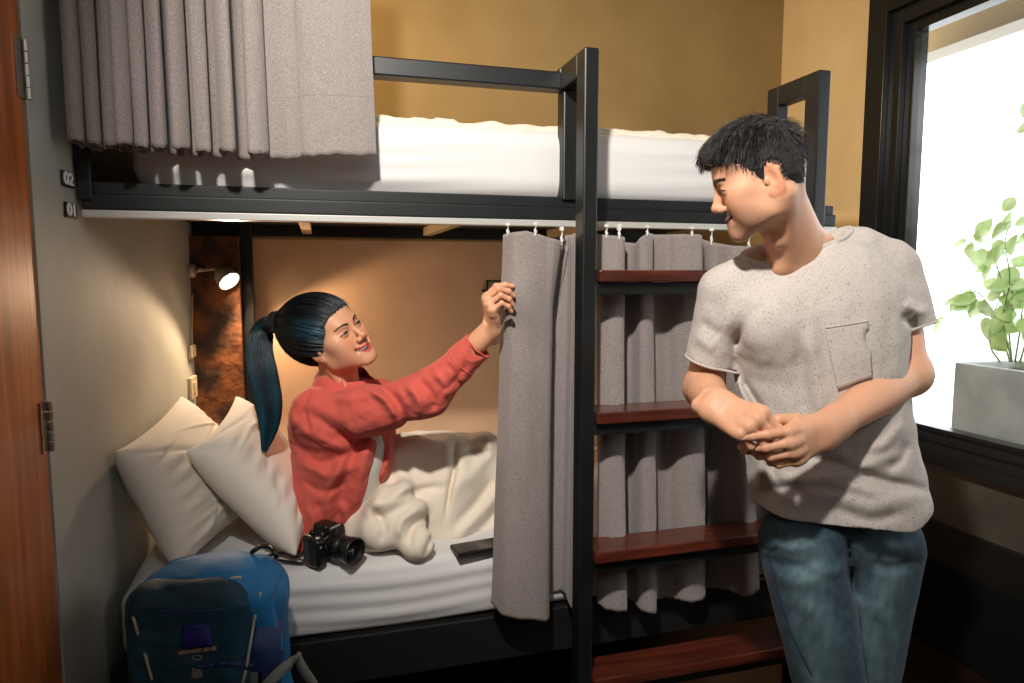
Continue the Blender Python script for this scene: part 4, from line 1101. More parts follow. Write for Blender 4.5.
V.put((lambda P: P[..., 2]-(zq-.004), np.array((-.1, 1.7, zq-.2)), np.array((1.2, 2.9, zq))), 0, 'sub')
v, f = V.mesh(); 
tag(link('blanket', mesh_np(v, f), M_cream), 'cream blanket heaped over the woman’s legs', 'blanket')

# ------------------------------------------------------------------ curtains
M_curt = weave('grey_curtain_cloth', srgb(118, 110, 108), srgb(162, 152, 147), 1300, .92, (1, 1, .18))
def curtain(name, lab, Xs, ph, zt, zb, Yc, A, cols=None, nv=70, corner=None, sharp=1.0, parent=None, topf=None, hemz=.05, extra=None):
    """Xs(v)->x across for each row v in 0..1 (top..bottom); ph: phase per column; ridge toward the viewer at multiples of 2 pi"""
    nu = len(ph); V_ = np.linspace(0, 1, nv); P = np.zeros((nu, nv, 3))
    for j, v in enumerate(V_):
        x = Xs(v); c = np.cos(ph+.25*np.sin(3*v+ph*.3)); wv = np.sign(c)*np.abs(c)**sharp
        amp = A*(.75+.25*v)*(.85+.3*np.sin(ph*.37+1))
        P[:, j, 0] = x+.35*A*np.sin(2*ph)*.5; P[:, j, 1] = Yc-amp*wv; z0 = zt if topf is None else zt+topf
        P[:, j, 2] = z0+(zb-z0)*v
        if extra is not None: extra(P, j, v)
        P[:, j, 1] += .0035*vnoise(P[:, j]*np.array((1, 1, .22)), 38, 91)+.0020*vnoise(P[:, j]*np.array((1, 1, .5)), 90, 92)
    # raw lower edge waves a little
    P[:, -2:, 2] += (.0015*np.sin(ph*3.3+1)+.0012*np.sin(ph*9))[:, None]
    o = link(name, grid_mesh(P), M_curt); sm = o.modifiers.new('s', 'SOLIDIFY'); sm.thickness = .0022; sm.offset = 0
    tag(o, lab, 'curtain')
    # stitched hem
    hj = int(nv*(1-hemz/(zt-zb)))-1
    mb = MB(); mb.tube([P[i, hj]+np.array((0, -.0008, 0)) for i in range(0, nu, 2)], .0011, 5); mb.build('hem_seam', M_curt, o, smooth=True)
    return o, P
YC = YF-.045
def xat(px, py=120, Y=YC): return float(onY(px, py, Y)[0])
# upper curtain: ridges at these picture columns, then a smooth wide fall
rid = [78, 94, 111, 126, 141, 159, 182, 202, 227, 257]
nodes = [(69, -math.pi)]+[(r_, 2*math.pi*k) for k, r_ in enumerate(rid)]+[(275, 2*math.pi*9+2.7), (302, 2*math.pi*9+4.6), (325, 2*math.pi*10-.4), (352, 2*math.pi*10+1.0), (380, 2*math.pi*10+1.9)]
pxs = np.linspace(69, 380, 620); ph = np.interp(pxs, [a for a, b_ in nodes], [b_ for a, b_ in nodes])
sag = np.clip((pxs-69)/311, 0, 1)
zt_, zb_ = 2.45, float(onY(220, 157, YC)[2])
xs_b = np.array([xat(p, 150, YC-.045) for p in pxs]); xs_t = np.array([xat(60+(p-60)*.985-3*0, 0) for p in pxs])
amp_col = np.where(pxs < 262, 1, np.clip(1-(pxs-262)/40, .42, 1))
def Xs(v): return xs_t+(xs_b-xs_t)*min(1, max(0, v)) if False else xs_b+(1-v)*(-.018*sag)
def ext(P, j, v):
    P[:, j, 1] = YC-.014+(P[:, j, 1]-YC+.014)*amp_col
    P[:, j, 2] += v*(.010*(1-sag)**1.5+.020*np.maximum(0, (sag-.65)/.35))
uc, Pu = curtain('curtain', 'upper grey pleated curtain gathered at the left of the top bunk', Xs, ph, zt_, zb_, YC-.014, .052, sharp=.9, extra=ext, nv=80, hemz=.13)
# lower curtain, left panel, pulled at its left edge by the hand
def panel(name, lab, px_t, px_b, nodes, ztop_px, zbot_px, A, Yc=YC-.012, sharp=.8, extra=None, n=260, hemz=.05):
    t = np.linspace(0, 1, n); ph = np.interp(t, [a for a, b_ in nodes], [b_ for a, b_ in nodes])
    zt = float(onY(540, 236, Yc)[2]); zb = float(onY(520, 608, Yc)[2])
    tz = np.interp(t, [a for a, b_ in ztop_px], [float(onY(540, b_, Yc)[2]) for a, b_ in ztop_px])
    xt = np.array([float(onY(px_t[0]+(px_t[1]-px_t[0])*q, 240, Yc)[0]) for q in t]); xb = np.array([float(onY(px_b[0]+(px_b[1]-px_b[0])*q, 600, Yc)[0]) for q in t])
    bz = np.interp(t, [a for a, b_ in zbot_px], [b_ for a, b_ in zbot_px]); bz = np.array([float(onY(px_b[0]+(px_b[1]-px_b[0])*q, z_, Yc)[2]) for q, z_ in zip(t, bz)])
    def ex(P, j, v):
        P[:, j, 2] += v*(bz-zb)
        if extra: extra(P, j, v, t)
    return curtain(name, lab, lambda v: xt+(xb-xt)*v, ph, zt, zb, Yc, A, sharp=sharp, extra=ex, nv=110, topf=tz-zt, hemz=hemz)
def pull(P, j, v, t):                                # dragged toward the fingers, with the flopped top corner
    g = math.exp(-((v-.175)/.06)**2)
    P[:, j, 1] -= g*.018*np.exp(-(t/.25)**2); P[:, j, 0] -= g*.008*np.exp(-(t/.3)**2)
    P[:, j, 1] += .006*np.sin((t*9-v*26))*math.exp(-((v-.2)/.14)**2)*np.exp(-((t-.3)/.3)**2)
    # right top corner falls forward
    k = np.clip((t-.45)/.2, 0, 1)*(1-np.clip((t-.72)/.06, 0, 1))*max(0, 1-v/.17)
    P[:, j, 0] += k*.022; P[:, j, 1] -= k*.02
PI = math.pi
la, Pa = panel('curtain', 'grey lower bunk curtain panel the woman is pulling by its edge', (503, 585), (490, 584),
    [(0, -1.9), (.14, -.7), (.32, 0), (.50, .5), (.62, 1.6), (.70, PI), (.80, PI+.5), (.90, 2*PI), (1, 2*PI+1.2)], [(0, 235), (.25, 232), (.45, 238), (.62, 243), (.72, 248), (.78, 234), (1, 232)], [(0, 605), (.3, 609), (.55, 613), (.66, 603), (.8, 600), (1, 612)], .052, sharp=1.0, extra=pull)
lb, Pb = panel('curtain', 'grey lower bunk curtain behind the ladder rungs and the man', (596, 790), (596, 800),
    [(0, -1.5), (.09, 0), (.16, PI*.85), (.24, 2*PI), (.33, 3*PI), (.44, 4*PI-.3), (.52, 4*PI+1.2), (.60, 5*PI), (.72, 6*PI), (.86, 7*PI), (1, 8*PI)], [(0, 233), (.1, 236), (.2, 242), (.24, 232), (.5, 232), (.58, 236), (.7, 244), (1, 246)], [(0, 602), (.1, 604), (.25, 608), (.4, 598), (.6, 594), (.8, 582), (1, 575)], .044, sharp=.95)
# gliders and hooks hang the two lower panels from the track
M_hook = mat('white_plastic', srgb(225, 225, 220), .35)
def hooks(P, ts, parent):
    nu = P.shape[0]; proto = None
    for t in ts:
        p = P[int(t*(nu-1)), 0]
        if proto is None:
            mb = MB(); mb.box((-.0045, -.004, .020), (.0045, .004, .026)); mb.tube([(0, 0, .022), (.002, 0, .014), (-.003, 0, .008), (.0, 0, .001), (.004, 0, .004), (.003, 0, .009)], .0012, 6); mb.tube([(0, 0, .012), (0, 0, -.004)], .0022, 6)
            proto = mb.build('curtain_hook', M_hook, parent, smooth=False); o = proto
        else:
            o = proto.copy(); C.objects.link(o); o.parent = parent
        o.location = (p[0], p[1], p[2]-.002); 
        sz = max(.55, min(1.6, (z_tr0-p[2])/.022)); o.scale = (1, 1, sz)
hooks(Pa, (.07, .33, .60, .93), la); hooks(Pb, (.05, .09, .16, .24, .47, .62, .80), lb)

# ------------------------------------------------------------------ small things on the bed
M_rub = mat('black_plastic', srgb(20, 20, 21), .35, bump=(500, .3, .001)); M_gloss = mat('black_gloss', srgb(10, 10, 12), .12); M_lens = mat('lens_glass', (.01, .01, .015), .03, coat=1)
M_silver = mat('silver_mark', srgb(200, 200, 200), .3, .6)
ph_c = onZ(478, 549, zq+.006)
mb = MB(); Mp = Matrix.Translation(ph_c) @ Matrix.Rotation(math.radians(8), 4, 'Z'); mb.box((-.070, -.036, 0), (.080, .036, .011), Mp)
pho = thing('smartphone', 'black phone lying face up on the sheet by the curtain edge', 'phone', ph_c)
mb.build('case', M_rub, pho, bevel=.004, seg=3); mb = MB(); mb.box((-.066, -.032, .011), (.076, .032, .0118), Mp); mb.build('screen', M_gloss, pho)
# camera
cb = onZ(325, 560, zq+.001)
dco = thing('camera', 'black DSLR camera with long lens lying on the sheet by the woman', 'camera', cb)
y_ = camdir(.86, 0, .50); y_[2] = 0
TC = frame(cb+np.array((0, 0, .046)), y=y_, z=(0, 0, 1)); MC = Matrix([list(r) for r in TC])
V = Vol(cb-np.array((.14, .14, .005)), cb+np.array((.14, .14, .13)), .0018)
V.put(rbox((0, 0, 0), (.060, .022, .040), .010, TC), 0); V.put(rbox((.046, .018, -.004), (.016, .022, .038), .010, TC), .008); V.put(rbox((0, .004, .045), (.022, .026, .014), .008, TC), .010)
V.put(cap((0, .018, 0), (0, .034, 0), .032, .031, TC), .003)
v, f = V.mesh(); link('camera_body', mesh_np(v, f), M_rub, dco)
Ml = MC @ Matrix.Rotation(math.radians(-90), 4, 'X')
mb = MB(); mb.lathe([(.030, .03), (.030, .045), (.033, .047), (.033, .066), (.0305, .068), (.0305, .078), (.034, .081), (.036, .105), (.036, .110), (.033, .110), (.031, .098), (0, .096)], Ml, 40); lens = mb.build('lens', M_rub, dco, smooth=True)
mb = MB(); mb.lathe([(.0, .0965), (.0305, .0975), (.0, .1)], Ml, 32); mb.build('front_glass', M_lens, lens, smooth=True)
for k in range(14):
    pass
mb = MB(); mb.lathe([(.0, 0), (.009, 0), (.009, .008), (.0, .008)], MC @ Matrix.Translation((.040, 0, .040)), 20); mb.build('mode_dial', M_gloss, dco, smooth=True)
mb = MB(); mb.lathe([(.0, 0), (.006, 0), (.006, .004), (.0, .004)], MC @ Matrix.Translation((.048, .026, .034)), 16); mb.build('shutter_button', M_silver, dco, smooth=True)
mb = MB(); mb.box((.018, .040, .052), (-.018, .0415, .056), MC); mb.box((.055, .040, .012), (.050, .042, .018), MC); mb.build('silver_badge', M_silver, dco)
sp = [tp(TC, (.058, -.006, .02)), onZ(300, 557, zq+.012), onZ(285, 553, zq+.012), onZ(268, 556, zq+.01), onZ(262, 562, zq+.01)]
sp2 = [tp(TC, (.058, .004, -.01)), onZ(302, 563, zq+.008), onZ(290, 562, zq+.008), onZ(275, 560, zq+.01), onZ(262, 562, zq+.01)]
mb = MB(); mb.tube([tuple(p) for p in spline(np.array(sp), 20)], .0042, 6); mb.tube([tuple(p) for p in spline(np.array(sp2), 20)], .0042, 6); mb.build('neck_strap', M_rub, dco, smooth=True)
# wall hook on the back wall beside the curtain edge
hk = onY(493, 286, YB)
h_ = thing('wall_bracket', 'small black bracket on the back wall beside the raised hand', 'bracket', hk)
mb = MB(); mb.box((hk[0]-.03, YB-.012, hk[2]-.025), (hk[0]+.06, YB-.001, hk[2]-.019)); mb.box((hk[0]-.03, YB-.012, hk[2]+.019), (hk[0]+.06, YB-.001, hk[2]+.025)); mb.box((hk[0]-.03, YB-.012, hk[2]-.025), (hk[0]-.024, YB-.001, hk[2]+.025)); mb.box((hk[0]+.054, YB-.012, hk[2]-.025), (hk[0]+.06, YB-.001, hk[2]+.025)); mb.build('bracket_frame', M_black, h_)
mb = MB(); mb.tube([(hk[0]-.028, YB-.006, hk[2]-.02), (hk[0]-.045, YB-.016, hk[2]-.022), (hk[0]-.05, YB-.016, hk[2]-.016)], .006, 8); mb.build('hook_knob', M_black, h_, smooth=True)

# ------------------------------------------------------------------ backpack
bc_ = W(215, 640, 1.53)
bp_ = thing('backpack', 'blue hiking backpack with grey piping standing on the floor before the bed', 'backpack', (bc_[0], bc_[1], 0))
TB = frame(bc_, y=camdir(.06, 0, 1)*np.array((1, 1, 0)), z=np.array((.02, 0, 1))); TB[:3, 0] *= 1
# local x = person's right of the pack = picture left
hz = bc_[2]
M_blue = mat('blue_nylon', srgb(30, 124, 184), .6, bump=(500, .3, .0008), var=(6, srgb(22, 100, 160), .35, .7)); M_teal = mat('dark_teal_nylon', srgb(22, 82, 104), .65, bump=(600, .3, .0008), var=(7, srgb(16, 54, 72), .35, .65))
M_navy = mat('indigo_nylon', srgb(34, 56, 108), .6, bump=(500, .3, .0008)); M_grey = mat('grey_webbing', srgb(120, 126, 124), .7, bump=(300, .4, .001)); M_pipe = mat('pale_piping', srgb(190, 186, 170), .6); M_patch = mat('purple_patch', srgb(26, 30, 128), .6); M_thread = mat('tan_thread', srgb(176, 158, 130), .7)
zT = hz+ (W(220, 549, 1.53)[2]-hz)
def pk_vol(prims, noise, seed, cut=None):
    V = Vol(bc_-np.array((.30, .30, hz-.0)), bc_+np.array((.30, .30, .28)), .0048)
    for p, k, op in prims: V.put(p, k, op)
    V.shell_disp(lambda P: noise*1.5*vnoise(P, 30, seed)+noise*.9*vnoise(P, 75, seed+1)+noise*.35*vnoise(P, 160, seed+2), .02)
    return V.mesh()
ztl = zT-hz                                             # local z of the top
v, f = pk_vol([(rbox((0, -.02, -.07), (.148, .095, .24), .07, TB), 0, 'add'), (rbox((.0, -.01, -.34), (.155, .105, .22), .06, TB), .04, 'add'), (ell((-.02, 0, ztl-.095), (.135, .10, .07), TB), .04, 'add')], .003, 51)
link('main_bag', mesh_np(v, f), M_blue, bp_)
v, f = pk_vol([(rbox((.018, .080, .040), (.128, .048, .135), .045, TB), 0, 'add'), (rbox((.022, .078, -.19), (.118, .045, .12), .04, TB), .02, 'add'), (ell((-.02, .085, .12), (.09, .035, .06), TB), .03, 'add')], .004, 55)
PKV = v; link('front_pocket', mesh_np(v, f), M_teal, bp_)
v, f = pk_vol([(rbox((-.115, .035, -.12), (.032, .062, .18), .03, TB), 0, 'add'), (ell((-.122, .03, .02), (.028, .06, .10), TB), .03, 'add')], .003, 58)
link('side_pocket', mesh_np(v, f), M_navy, bp_)
v, f = pk_vol([(ell((-.035, .015, ztl-.062), (.115, .10, .062), TB), 0, 'add'), (ell((.04, .02, ztl-.085), (.108, .10, .068), TB), .03, 'add'), (cap((-.11, .06, ztl-.08), (-.130, .03, ztl-.20), .032, .03, TB), .03, 'add'), (cap((.11, .06, ztl-.10), (.135, .04, ztl-.17), .026, .025, TB), .03, 'add')], .0035, 61)
lid = link('lid', mesh_np(v, f), M_blue, bp_)
allV = np.concatenate([PKV]+[np.array([vv.co for vv in o.data.vertices]) for o in bp_.children])
def on_pack(pts, n=20, lift=.001): return drape(allV, dens(pts, n), lift, 3.0)
for pts_ in (((262,591),(257,612),(252,640),(248,665)), ((247,669),(244,682)), ((135,614),(141,635),(147,652),(154,678))):
    mb = MB(); q_ = np.array(on_pack(pts_, 26, .001)); 
    for _ in range(6): q_[1:-1] = (q_[:-2]+2*q_[1:-1]+q_[2:])/4
    mb.tube(list(q_-Fw*.008), .0030, 6); mb.build('piping', M_pipe, bp_, smooth=True)
mb = MB(); mb.tube(on_pack(((196,667),(225,664),(258,666)), lift=.005), .0045, 6); mb.tube(on_pack(((140,604),(170,612),(215,610),(245,606)), lift=.003), .002, 6); mb.build('seam', M_navy, bp_, smooth=True)
def pk_patch(c, nu=8, nv=8, lift=.011): return patch(allV, c, nu, nv, lift)
o = link('label_patch', grid_mesh(pk_patch(((182,625),(211,624),(212,646),(181,648)))), M_patch, bp_); o.modifiers.new('s', 'SOLIDIFY').thickness = .002
mb = MB()
def blk(a, b, c, d):
    q = drape(allV, ((a, b), (c, b), (c, d), (a, d)), .0075, 6); 
    n_ = len(mb.v); mb.add(q+[p+Fw*.002 for p in q], [(0,1,2,3),(0,4,5,1),(1,5,6,2),(2,6,7,3),(3,7,4,0)])
x_ = 178.
for k, wd_ in enumerate((2.6,2.2,2.6,2.4,2.6,2.2,2.6,2.6)):
    yy_ = 653.2-(x_-178)*.13; blk(x_, yy_-1.9, x_+.7, yy_+1.9); blk(x_+wd_-.7, yy_-1.9, x_+wd_, yy_+1.9); blk(x_, yy_-(1.9 if k % 2 else .4), x_+wd_, yy_-(1.2 if k % 2 else -.4)); x_ += wd_+.55
x_ += 1.3
for k, wd_ in enumerate((2.4,2.4,1.6,2.0,2.0)):
    yy_ = 653.2-(x_-178)*.13
    if k == 2: blk(x_, yy_-.3, x_+wd_, yy_+.4); blk(x_+.5, yy_-1.1, x_+1.1, yy_+1.1)
    else: blk(x_, yy_-1.9, x_+.7, yy_+1.9); blk(x_+wd_-.7, yy_-1.9, x_+wd_, yy_+1.9); blk(x_, yy_-1.9, x_+wd_, yy_-1.2); blk(x_, yy_+1.2, x_+wd_, yy_+1.9)
    x_ += wd_+.5
mb.tube(drape(allV, [(197+4.6*math.cos(t), 657.5+2.3*math.sin(t)) for t in np.linspace(0, 6.28, 20)], .0018, 4), .0009, 5)
mb.build('stitched_marks', M_thread, bp_)
# haul loop, side strap, buckles
mb = MB(); mb.tube(on_pack(((252,552),(262,546),(272,549),(277,558)), 12, .006), .0055, 8); mb.build('haul_loop', M_rub, bp_, smooth=True)
def strap(pts, w, name, m, lift=.004):
    c = np.array(pts); P = []
    q = [np.array(p) for p in pts]
    for i in range(len(q)):
        t = q[min(i+1, len(q)-1)]-q[max(i-1, 0)]; nn = np.cross(t, -Fw); nn /= np.linalg.norm(nn); P.append([q[i]-nn*w/2, q[i]+nn*w/2])
    o = link(name, grid_mesh(np.array(P)), m, bp_); mo = o.modifiers.new('s', 'SOLIDIFY'); mo.thickness = .003; return o
s1 = [W(*p) for p in ((262, 690, 1.42), (278, 673, 1.44), (290, 663, 1.47), (297, 655, 1.51))]
strap(dens(s1, 14), .022, 'hip_strap', M_grey); s2 = [W(*p) for p in ((296, 655, 1.51), (303, 668, 1.49), (312, 682, 1.47), (318, 694, 1.45))]
strap(dens(s2, 14), .022, 'hip_strap', M_grey)
bk = drape(allV, [(255, 676)], .004, 4)[0]; Mb_ = Matrix([list(r) for r in TB]); Mb_.translation = Vector(bk)
mb = MB(); mb.box((-.016, -.005, -.022), (.016, .005, .022), Mb_); o = mb.build('buckle', M_rub, bp_, bevel=.003); mb = MB(); mb.box((-.008, .005, -.012), (.008, .008, .012), Mb_); mb.build('buckle_clip', M_grey, o, bevel=.001)
bk = drape(allV, [(197, 673)], .004, 4)[0]; Mb_.translation = Vector(bk); mb = MB(); mb.box((-.010, -.004, -.010), (.010, .004, .010), Mb_); mb.build('zip_pull', M_grey, bp_, bevel=.002)
mb = MB(); mb.box((-.011, -.001, -.003), (.011, .001, .003), Matrix.Translation(drape(allV, [(236, 578)], .003, 4)[0])); mb.build('brand_tab', M_pipe, bp_)
# ================================================================== THE WOMAN
SK_W = srgb(214, 158, 124)
hs_ = .95
Rw = np.array([[-0.5808, 0.6222, -0.5249], [-0.7055, -0.7064, -0.0568], [-0.4062, 0.3373, 0.8493]])
TW = np.eye(4); TW[:3, :3] = Rw; TW[:3, 3] = (0.0352, 1.9264, 1.1817)
wo_ = thing('person', 'smiling woman in a coral shirt with a teal ponytail sitting on the lower bunk', 'person', (.08, 2.02, z_m1))
c_ = tp(TW, (0, -.01, 0)); nbW = W(338, 405, 1.95)
V = Vol(np.minimum(c_-.16, nbW-.10), np.maximum(c_+.16, nbW+.10), .0014)
head_prims(V, TW, hs_, True)
V.put(cap(tp(TW, (0, -.036, -.05)), nbW, .043, .048), .025)
V.put(cap(tp(TW, (.045, -.028, -.045)), W(352, 398, 1.89), .012, .010), .02)
V.put(cap(tp(TW, (0, .01, -.08)), W(358, 398, 1.93), .014, .012), .02)
V.put(cap(nbW, W(352, 425, 1.95), .06, .07), .04)
v, f = V.mesh(); c = head_cols(v, TW, hs_, SK_W, srgb(190, 92, 84), (.020, .014, .012), True)
parts = [(v, f, c)]
shW, elW, wrW = W(322, 410, 1.86), W(426, 394, 1.78), W(492, 328, 1.725)
# the hand pinches the curtain edge between thumb and forefinger
TH = frame(wrW, y=camdir(-.12, .80, .58), z=camdir(-.95, -.22, .10))
VW, tipsW = armvol(shW, elW, wrW, (.042, .036, .035, .0255), TH, -1,
    dict(index=(0, 52, 42, 22), middle=(0, 58, 60, 30), ring=(2, 62, 66, 30), pinky=(4, 64, 66, 30)),
    ((.018, .018, -.008), (.038, .044, -.028), (.040, .070, -.052), (.032, .094, -.072)), .90, np.array((0, 0, -.004)))
a, b = VW.mesh(); c = np.tile(np.array(SK_W), (len(a), 1)).astype(float); c = hand_cols(a, c, tipsW, SK_W, srgb(232, 180, 160), .9); parts.append((a, b, c))
zq = z_m1
hp = np.array((.09, 2.04, zq+.10))
shF = W(378, 400, 2.08)                                   # far shoulder
V = Vol(np.array((-.12, 1.72, zq-.02)), np.array((1.12, 2.65, 1.16)), .006)
V.put(ell(hp, (.10, .14, .09)), 0); V.put(cap(hp+np.array((.0, 0, .05)), W(342, 440, 1.97), .085, .095), .05); V.put(cap(shW, shF, .045, .045), .05)
for sy in (-.08, .08):
    kn = hp+np.array((.40, sy+.10, .03)); an_ = hp+np.array((.80, sy+.08, -.04))
    V.put(cap(hp+np.array((.03, sy, 0)), kn, .066, .05), .03); V.put(cap(kn, an_, .048, .03), .02); V.put(cap(an_, an_+np.array((.04, 0, .06)), .028, .022), .02)
# far arm rests down along the body toward the lap
elF = shF+np.array((.0, .02, -.21)); wrF = elF+np.array((.07, -.05, -.17))
V.put(cap(shF, elF, .040, .034), .02); V.put(cap(elF, wrF, .033, .024), .02); V.put(cap(wrF, wrF+np.array((.07, -.01, -.04)), .024, .016), .02)
a, b = V.mesh(); parts.append((a, b, np.tile(np.array(SK_W), (len(a), 1))))
link('body', piece(parts), M_skin, wo_)
teeth(TW, hs_, wo_)

# ---- coral shirt
M_coral = weave('coral_cotton', srgb(194, 80, 70), srgb(214, 102, 88), 1600, .85, (1, 1, .4), .1)
fw = camdir(.82, 0, .52); fw[2] = 0; fw /= np.linalg.norm(fw)
TSW = frame(np.zeros(3), y=fw, z=(0, 0, 1)); TiW = TSW[:3, :3].T
def wstat(py, L, R, rx, d):
    c = W((L+R)/2, py, d); hw = (R-L)/2/FOC*d; ry_ = math.sqrt(max(hw*hw-(rx*.52)**2, .0012))/.82
    q = TiW@c; return (q[2], q[0], q[1], rx, ry_)
rows = sorted(wstat(*r) for r in ((556, 298, 372, .145, 1.99), (530, 304, 366, .142, 1.985), (500, 299, 376, .130, 1.98), (460, 295, 388, .125, 1.97), (425, 292, 392, .140, 1.97), (405, 297, 390, .13, 1.97), (390, 310, 384, .10, 1.965), (378, 318, 372, .07, 1.96)))
st = spline(rows, 36)
V = Vol(np.array((-.22, 1.66, zq-.03)), np.array((.60, 2.40, 1.30)), .003)
V.put(loft(TSW, st, 2.15), 0)
V.put(cap(W(345, 398, 1.97), W(315, 407, 1.87), .058, .052), .03); V.put(cap(W(350, 396, 1.98), W(380, 396, 2.08), .052, .045), .03)
# raised sleeve: loose, with a rolled cuff
V.put(cap(W(316, 418, 1.875), W(372, 413, 1.82), .062, .064), .03); V.put(cap(W(366, 412, 1.825), W(428, 394, 1.78), .060, .057), .03); V.put(cap(W(428, 393, 1.78), W(475, 349, 1.745), .056, .037), .03)
cw, nw = W(476, 347, 1.742), camdir(.70, .68, .20)
V.put(cap(W(456, 367, 1.757), W(479, 344, 1.740), .044, .039), .006)
# far sleeve
V.put(cap(shF, elF, .056, .052), .03); V.put(cap(elF, wrF-np.array((.03, 0, 0)), .050, .040), .02)
wfl = [(((362,384),(385,400),(400,425)), 3, .009), (((376,384),(398,402),(408,424)), 3, -.008), (((405,383),(418,400),(420,420)), 3, .008), (((418,378),(432,396),(434,412)), 3, -.008), (((396,386),(404,404),(398,425)), 3, .004),
   (((432,370),(445,385),(446,398)), 2.5, .007), (((445,362),(455,374),(458,388)), 2.5, -.005), (((440,395),(455,380),(470,360)), 2, -.004), (((330,400),(360,395),(400,398)), 5, .006), (((300,410),(330,425),(352,445)), 4, -.008),
   (((298,425),(325,442),(352,452)), 4, .008), (((296,450),(322,462),(350,452),(380,430)), 4, -.009), (((300,462),(330,476),(360,462)), 4, .009), (((302,480),(325,492),(345,482)), 3, -.007), (((370,440),(362,475),(352,520)), 4, .010), (((358,445),(345,480),(336,525)), 3.5, -.009),
   (((345,450),(332,485),(322,528)), 3.5, .009), (((382,440),(376,470),(368,500)), 3, -.008), (((390,442),(388,462),(380,482)), 3, .008), (((318,500),(322,515),(320,535)), 3, -.006), (((340,500),(344,515),(342,532)), 3, .007), (((304,505),(312,520),(314,535)), 3, .006),
   (((300,395),(292,410),(296,430)), 3, .005), (((310,392),(304,410),(312,440)), 2, -.005), (((290,440),(305,450),(330,455)), 3, -.006)]
wf = folds_px(wfl, lambda P, u, v, d: np.clip((2.03-d)/.05, 0, 1))
V.shell_disp(lambda P: 1.5*wf(P)+.0036*vnoise(P, 48, 71)+.0026*vnoise(P, 95, 72)+.0012*vnoise(P, 190, 73), .025)
V.put(plane_cut(cw+nw*.006, nw, .07), 0, 'sub'); V.put(cap(cw-nw*.025, cw+nw*.05, .0325, .034), .003, 'sub')
ncw = W(340, 377, 1.94); un = (W(336, 372, 1.93)-W(346, 425, 1.97)); un /= np.linalg.norm(un); RWn = rotm(*(lambda a_: (a_, np.cross(un, a_), un))((lambda q: q/np.linalg.norm(q))(np.cross(fw, un))))
V.put(ell(ncw+un*.045, (.060, .060, .06), None, RWn), .006, 'sub')
# open front: V between the two collar wings
V.put(ell(W(374, 384, 1.93), (.026, .026, .030)), .01, 'sub')
V.put((lambda P: P[..., 2]-(zq-.003), np.array((-.4, 1.5, zq-.2)), np.array((.9, 2.6, zq))), 0, 'sub')
a, b = V.mesh(); WSV = a
shirt = link('shirt', mesh_np(a, b), M_coral, wo_)
# cuff band and its edge
TSV = a
ringtube(cw+nw*.004, nw, .04, 'cuff_edge', shirt, M_coral, .0028)
ringtube(W(461, 362, 1.753), nw, .045, 'cuff_seam', shirt, M_coral, .0018)
# collar: folded band round the neck, open in front
M_pais, nt, bs = newmat('paisley_lining')
tc = N(nt, 'ShaderNodeTexCoord'); vr = N(nt, 'ShaderNodeTexVoronoi', Scale=130.0); nt.links.new(tc.outputs['Object'], vr.inputs['Vector'])
cr = N(nt, 'ShaderNodeValToRGB'); cr.color_ramp.elements[0].color = (*srgb(60, 46, 92), 1); cr.color_ramp.elements[1].color = (*srgb(206, 186, 204), 1); cr.color_ramp.elements[0].position = .25; cr.color_ramp.elements[1].position = .6
nt.links.new(vr.outputs[0], cr.inputs[0]); nt.links.new(cr.outputs[0], bs.inputs['Base Color']); bs.inputs['Roughness'].default_value = .85
def collar(r0, r1, up, down, a0, a1, name, m, off=0, n=48):
    P = np.zeros((n, 10, 3)); xn, yn = RWn[:, 0], RWn[:, 1]*-1 if (RWn[:, 1]@fw) < 0 else RWn[:, 1]
    for i, t in enumerate(np.linspace(a0, a1, n)):
        d = xn*math.sin(t)-yn*math.cos(t)                    # t=0 at the nape
        open_ = np.clip((abs(t)-2.1)/.6, 0, 1)
        for j, k in enumerate(np.linspace(0, 1, 10)):
            # rises, turns over, falls outside
            s1_ = k*2
            if s1_ < .7: rr_, h_ = r0+.002, up*(s1_/.7)
            else: q = (s1_-.7)/1.3; rr_, h_ = r0+.004+(r1-r0)*q**.8, up-(up+down)*q
            P[i, j] = ncw+un*.004+d*(rr_+off+.012*open_)+un*(h_-.006*open_)
    o = link(name, grid_mesh(P), m, shirt); so = o.modifiers.new('s', 'SOLIDIFY'); so.thickness = .0022; su = o.modifiers.new('u', 'SUBSURF'); su.levels = su.render_levels = 1
    return o
collar(.054, .078, .020, .026, -2.5, 2.5, 'collar', M_coral)
collar(.050, .052, .018, -.006, -2.3, 2.3, 'collar_lining', M_pais, -.001)
# printed lining shows below the collar at the nape
pq = patch(WSV, ((297, 396), (304, 390), (312, 392), (300, 408)), 6, 6, .003) if False else None
# white top under the open shirt and grey trousers at the waist
M_wtee = mat('white_jersey', srgb(206, 206, 200), .9); 
Vt = Vol(np.array((-.1, 1.75, zq)), np.array((.45, 2.35, 1.15)), .004)
Vt.put(loft(TSW, np.array([(q[0], q[1], q[2]+.034, q[3]*.62, q[4]*.76) for q in st if q[0] < .93]), 2.1), 0)
Vt.shell_disp(lambda P: .003*vnoise(P, 60, 75), .02)
a, b = Vt.mesh(); wt = link('undershirt', mesh_np(a, b), M_wtee, wo_)

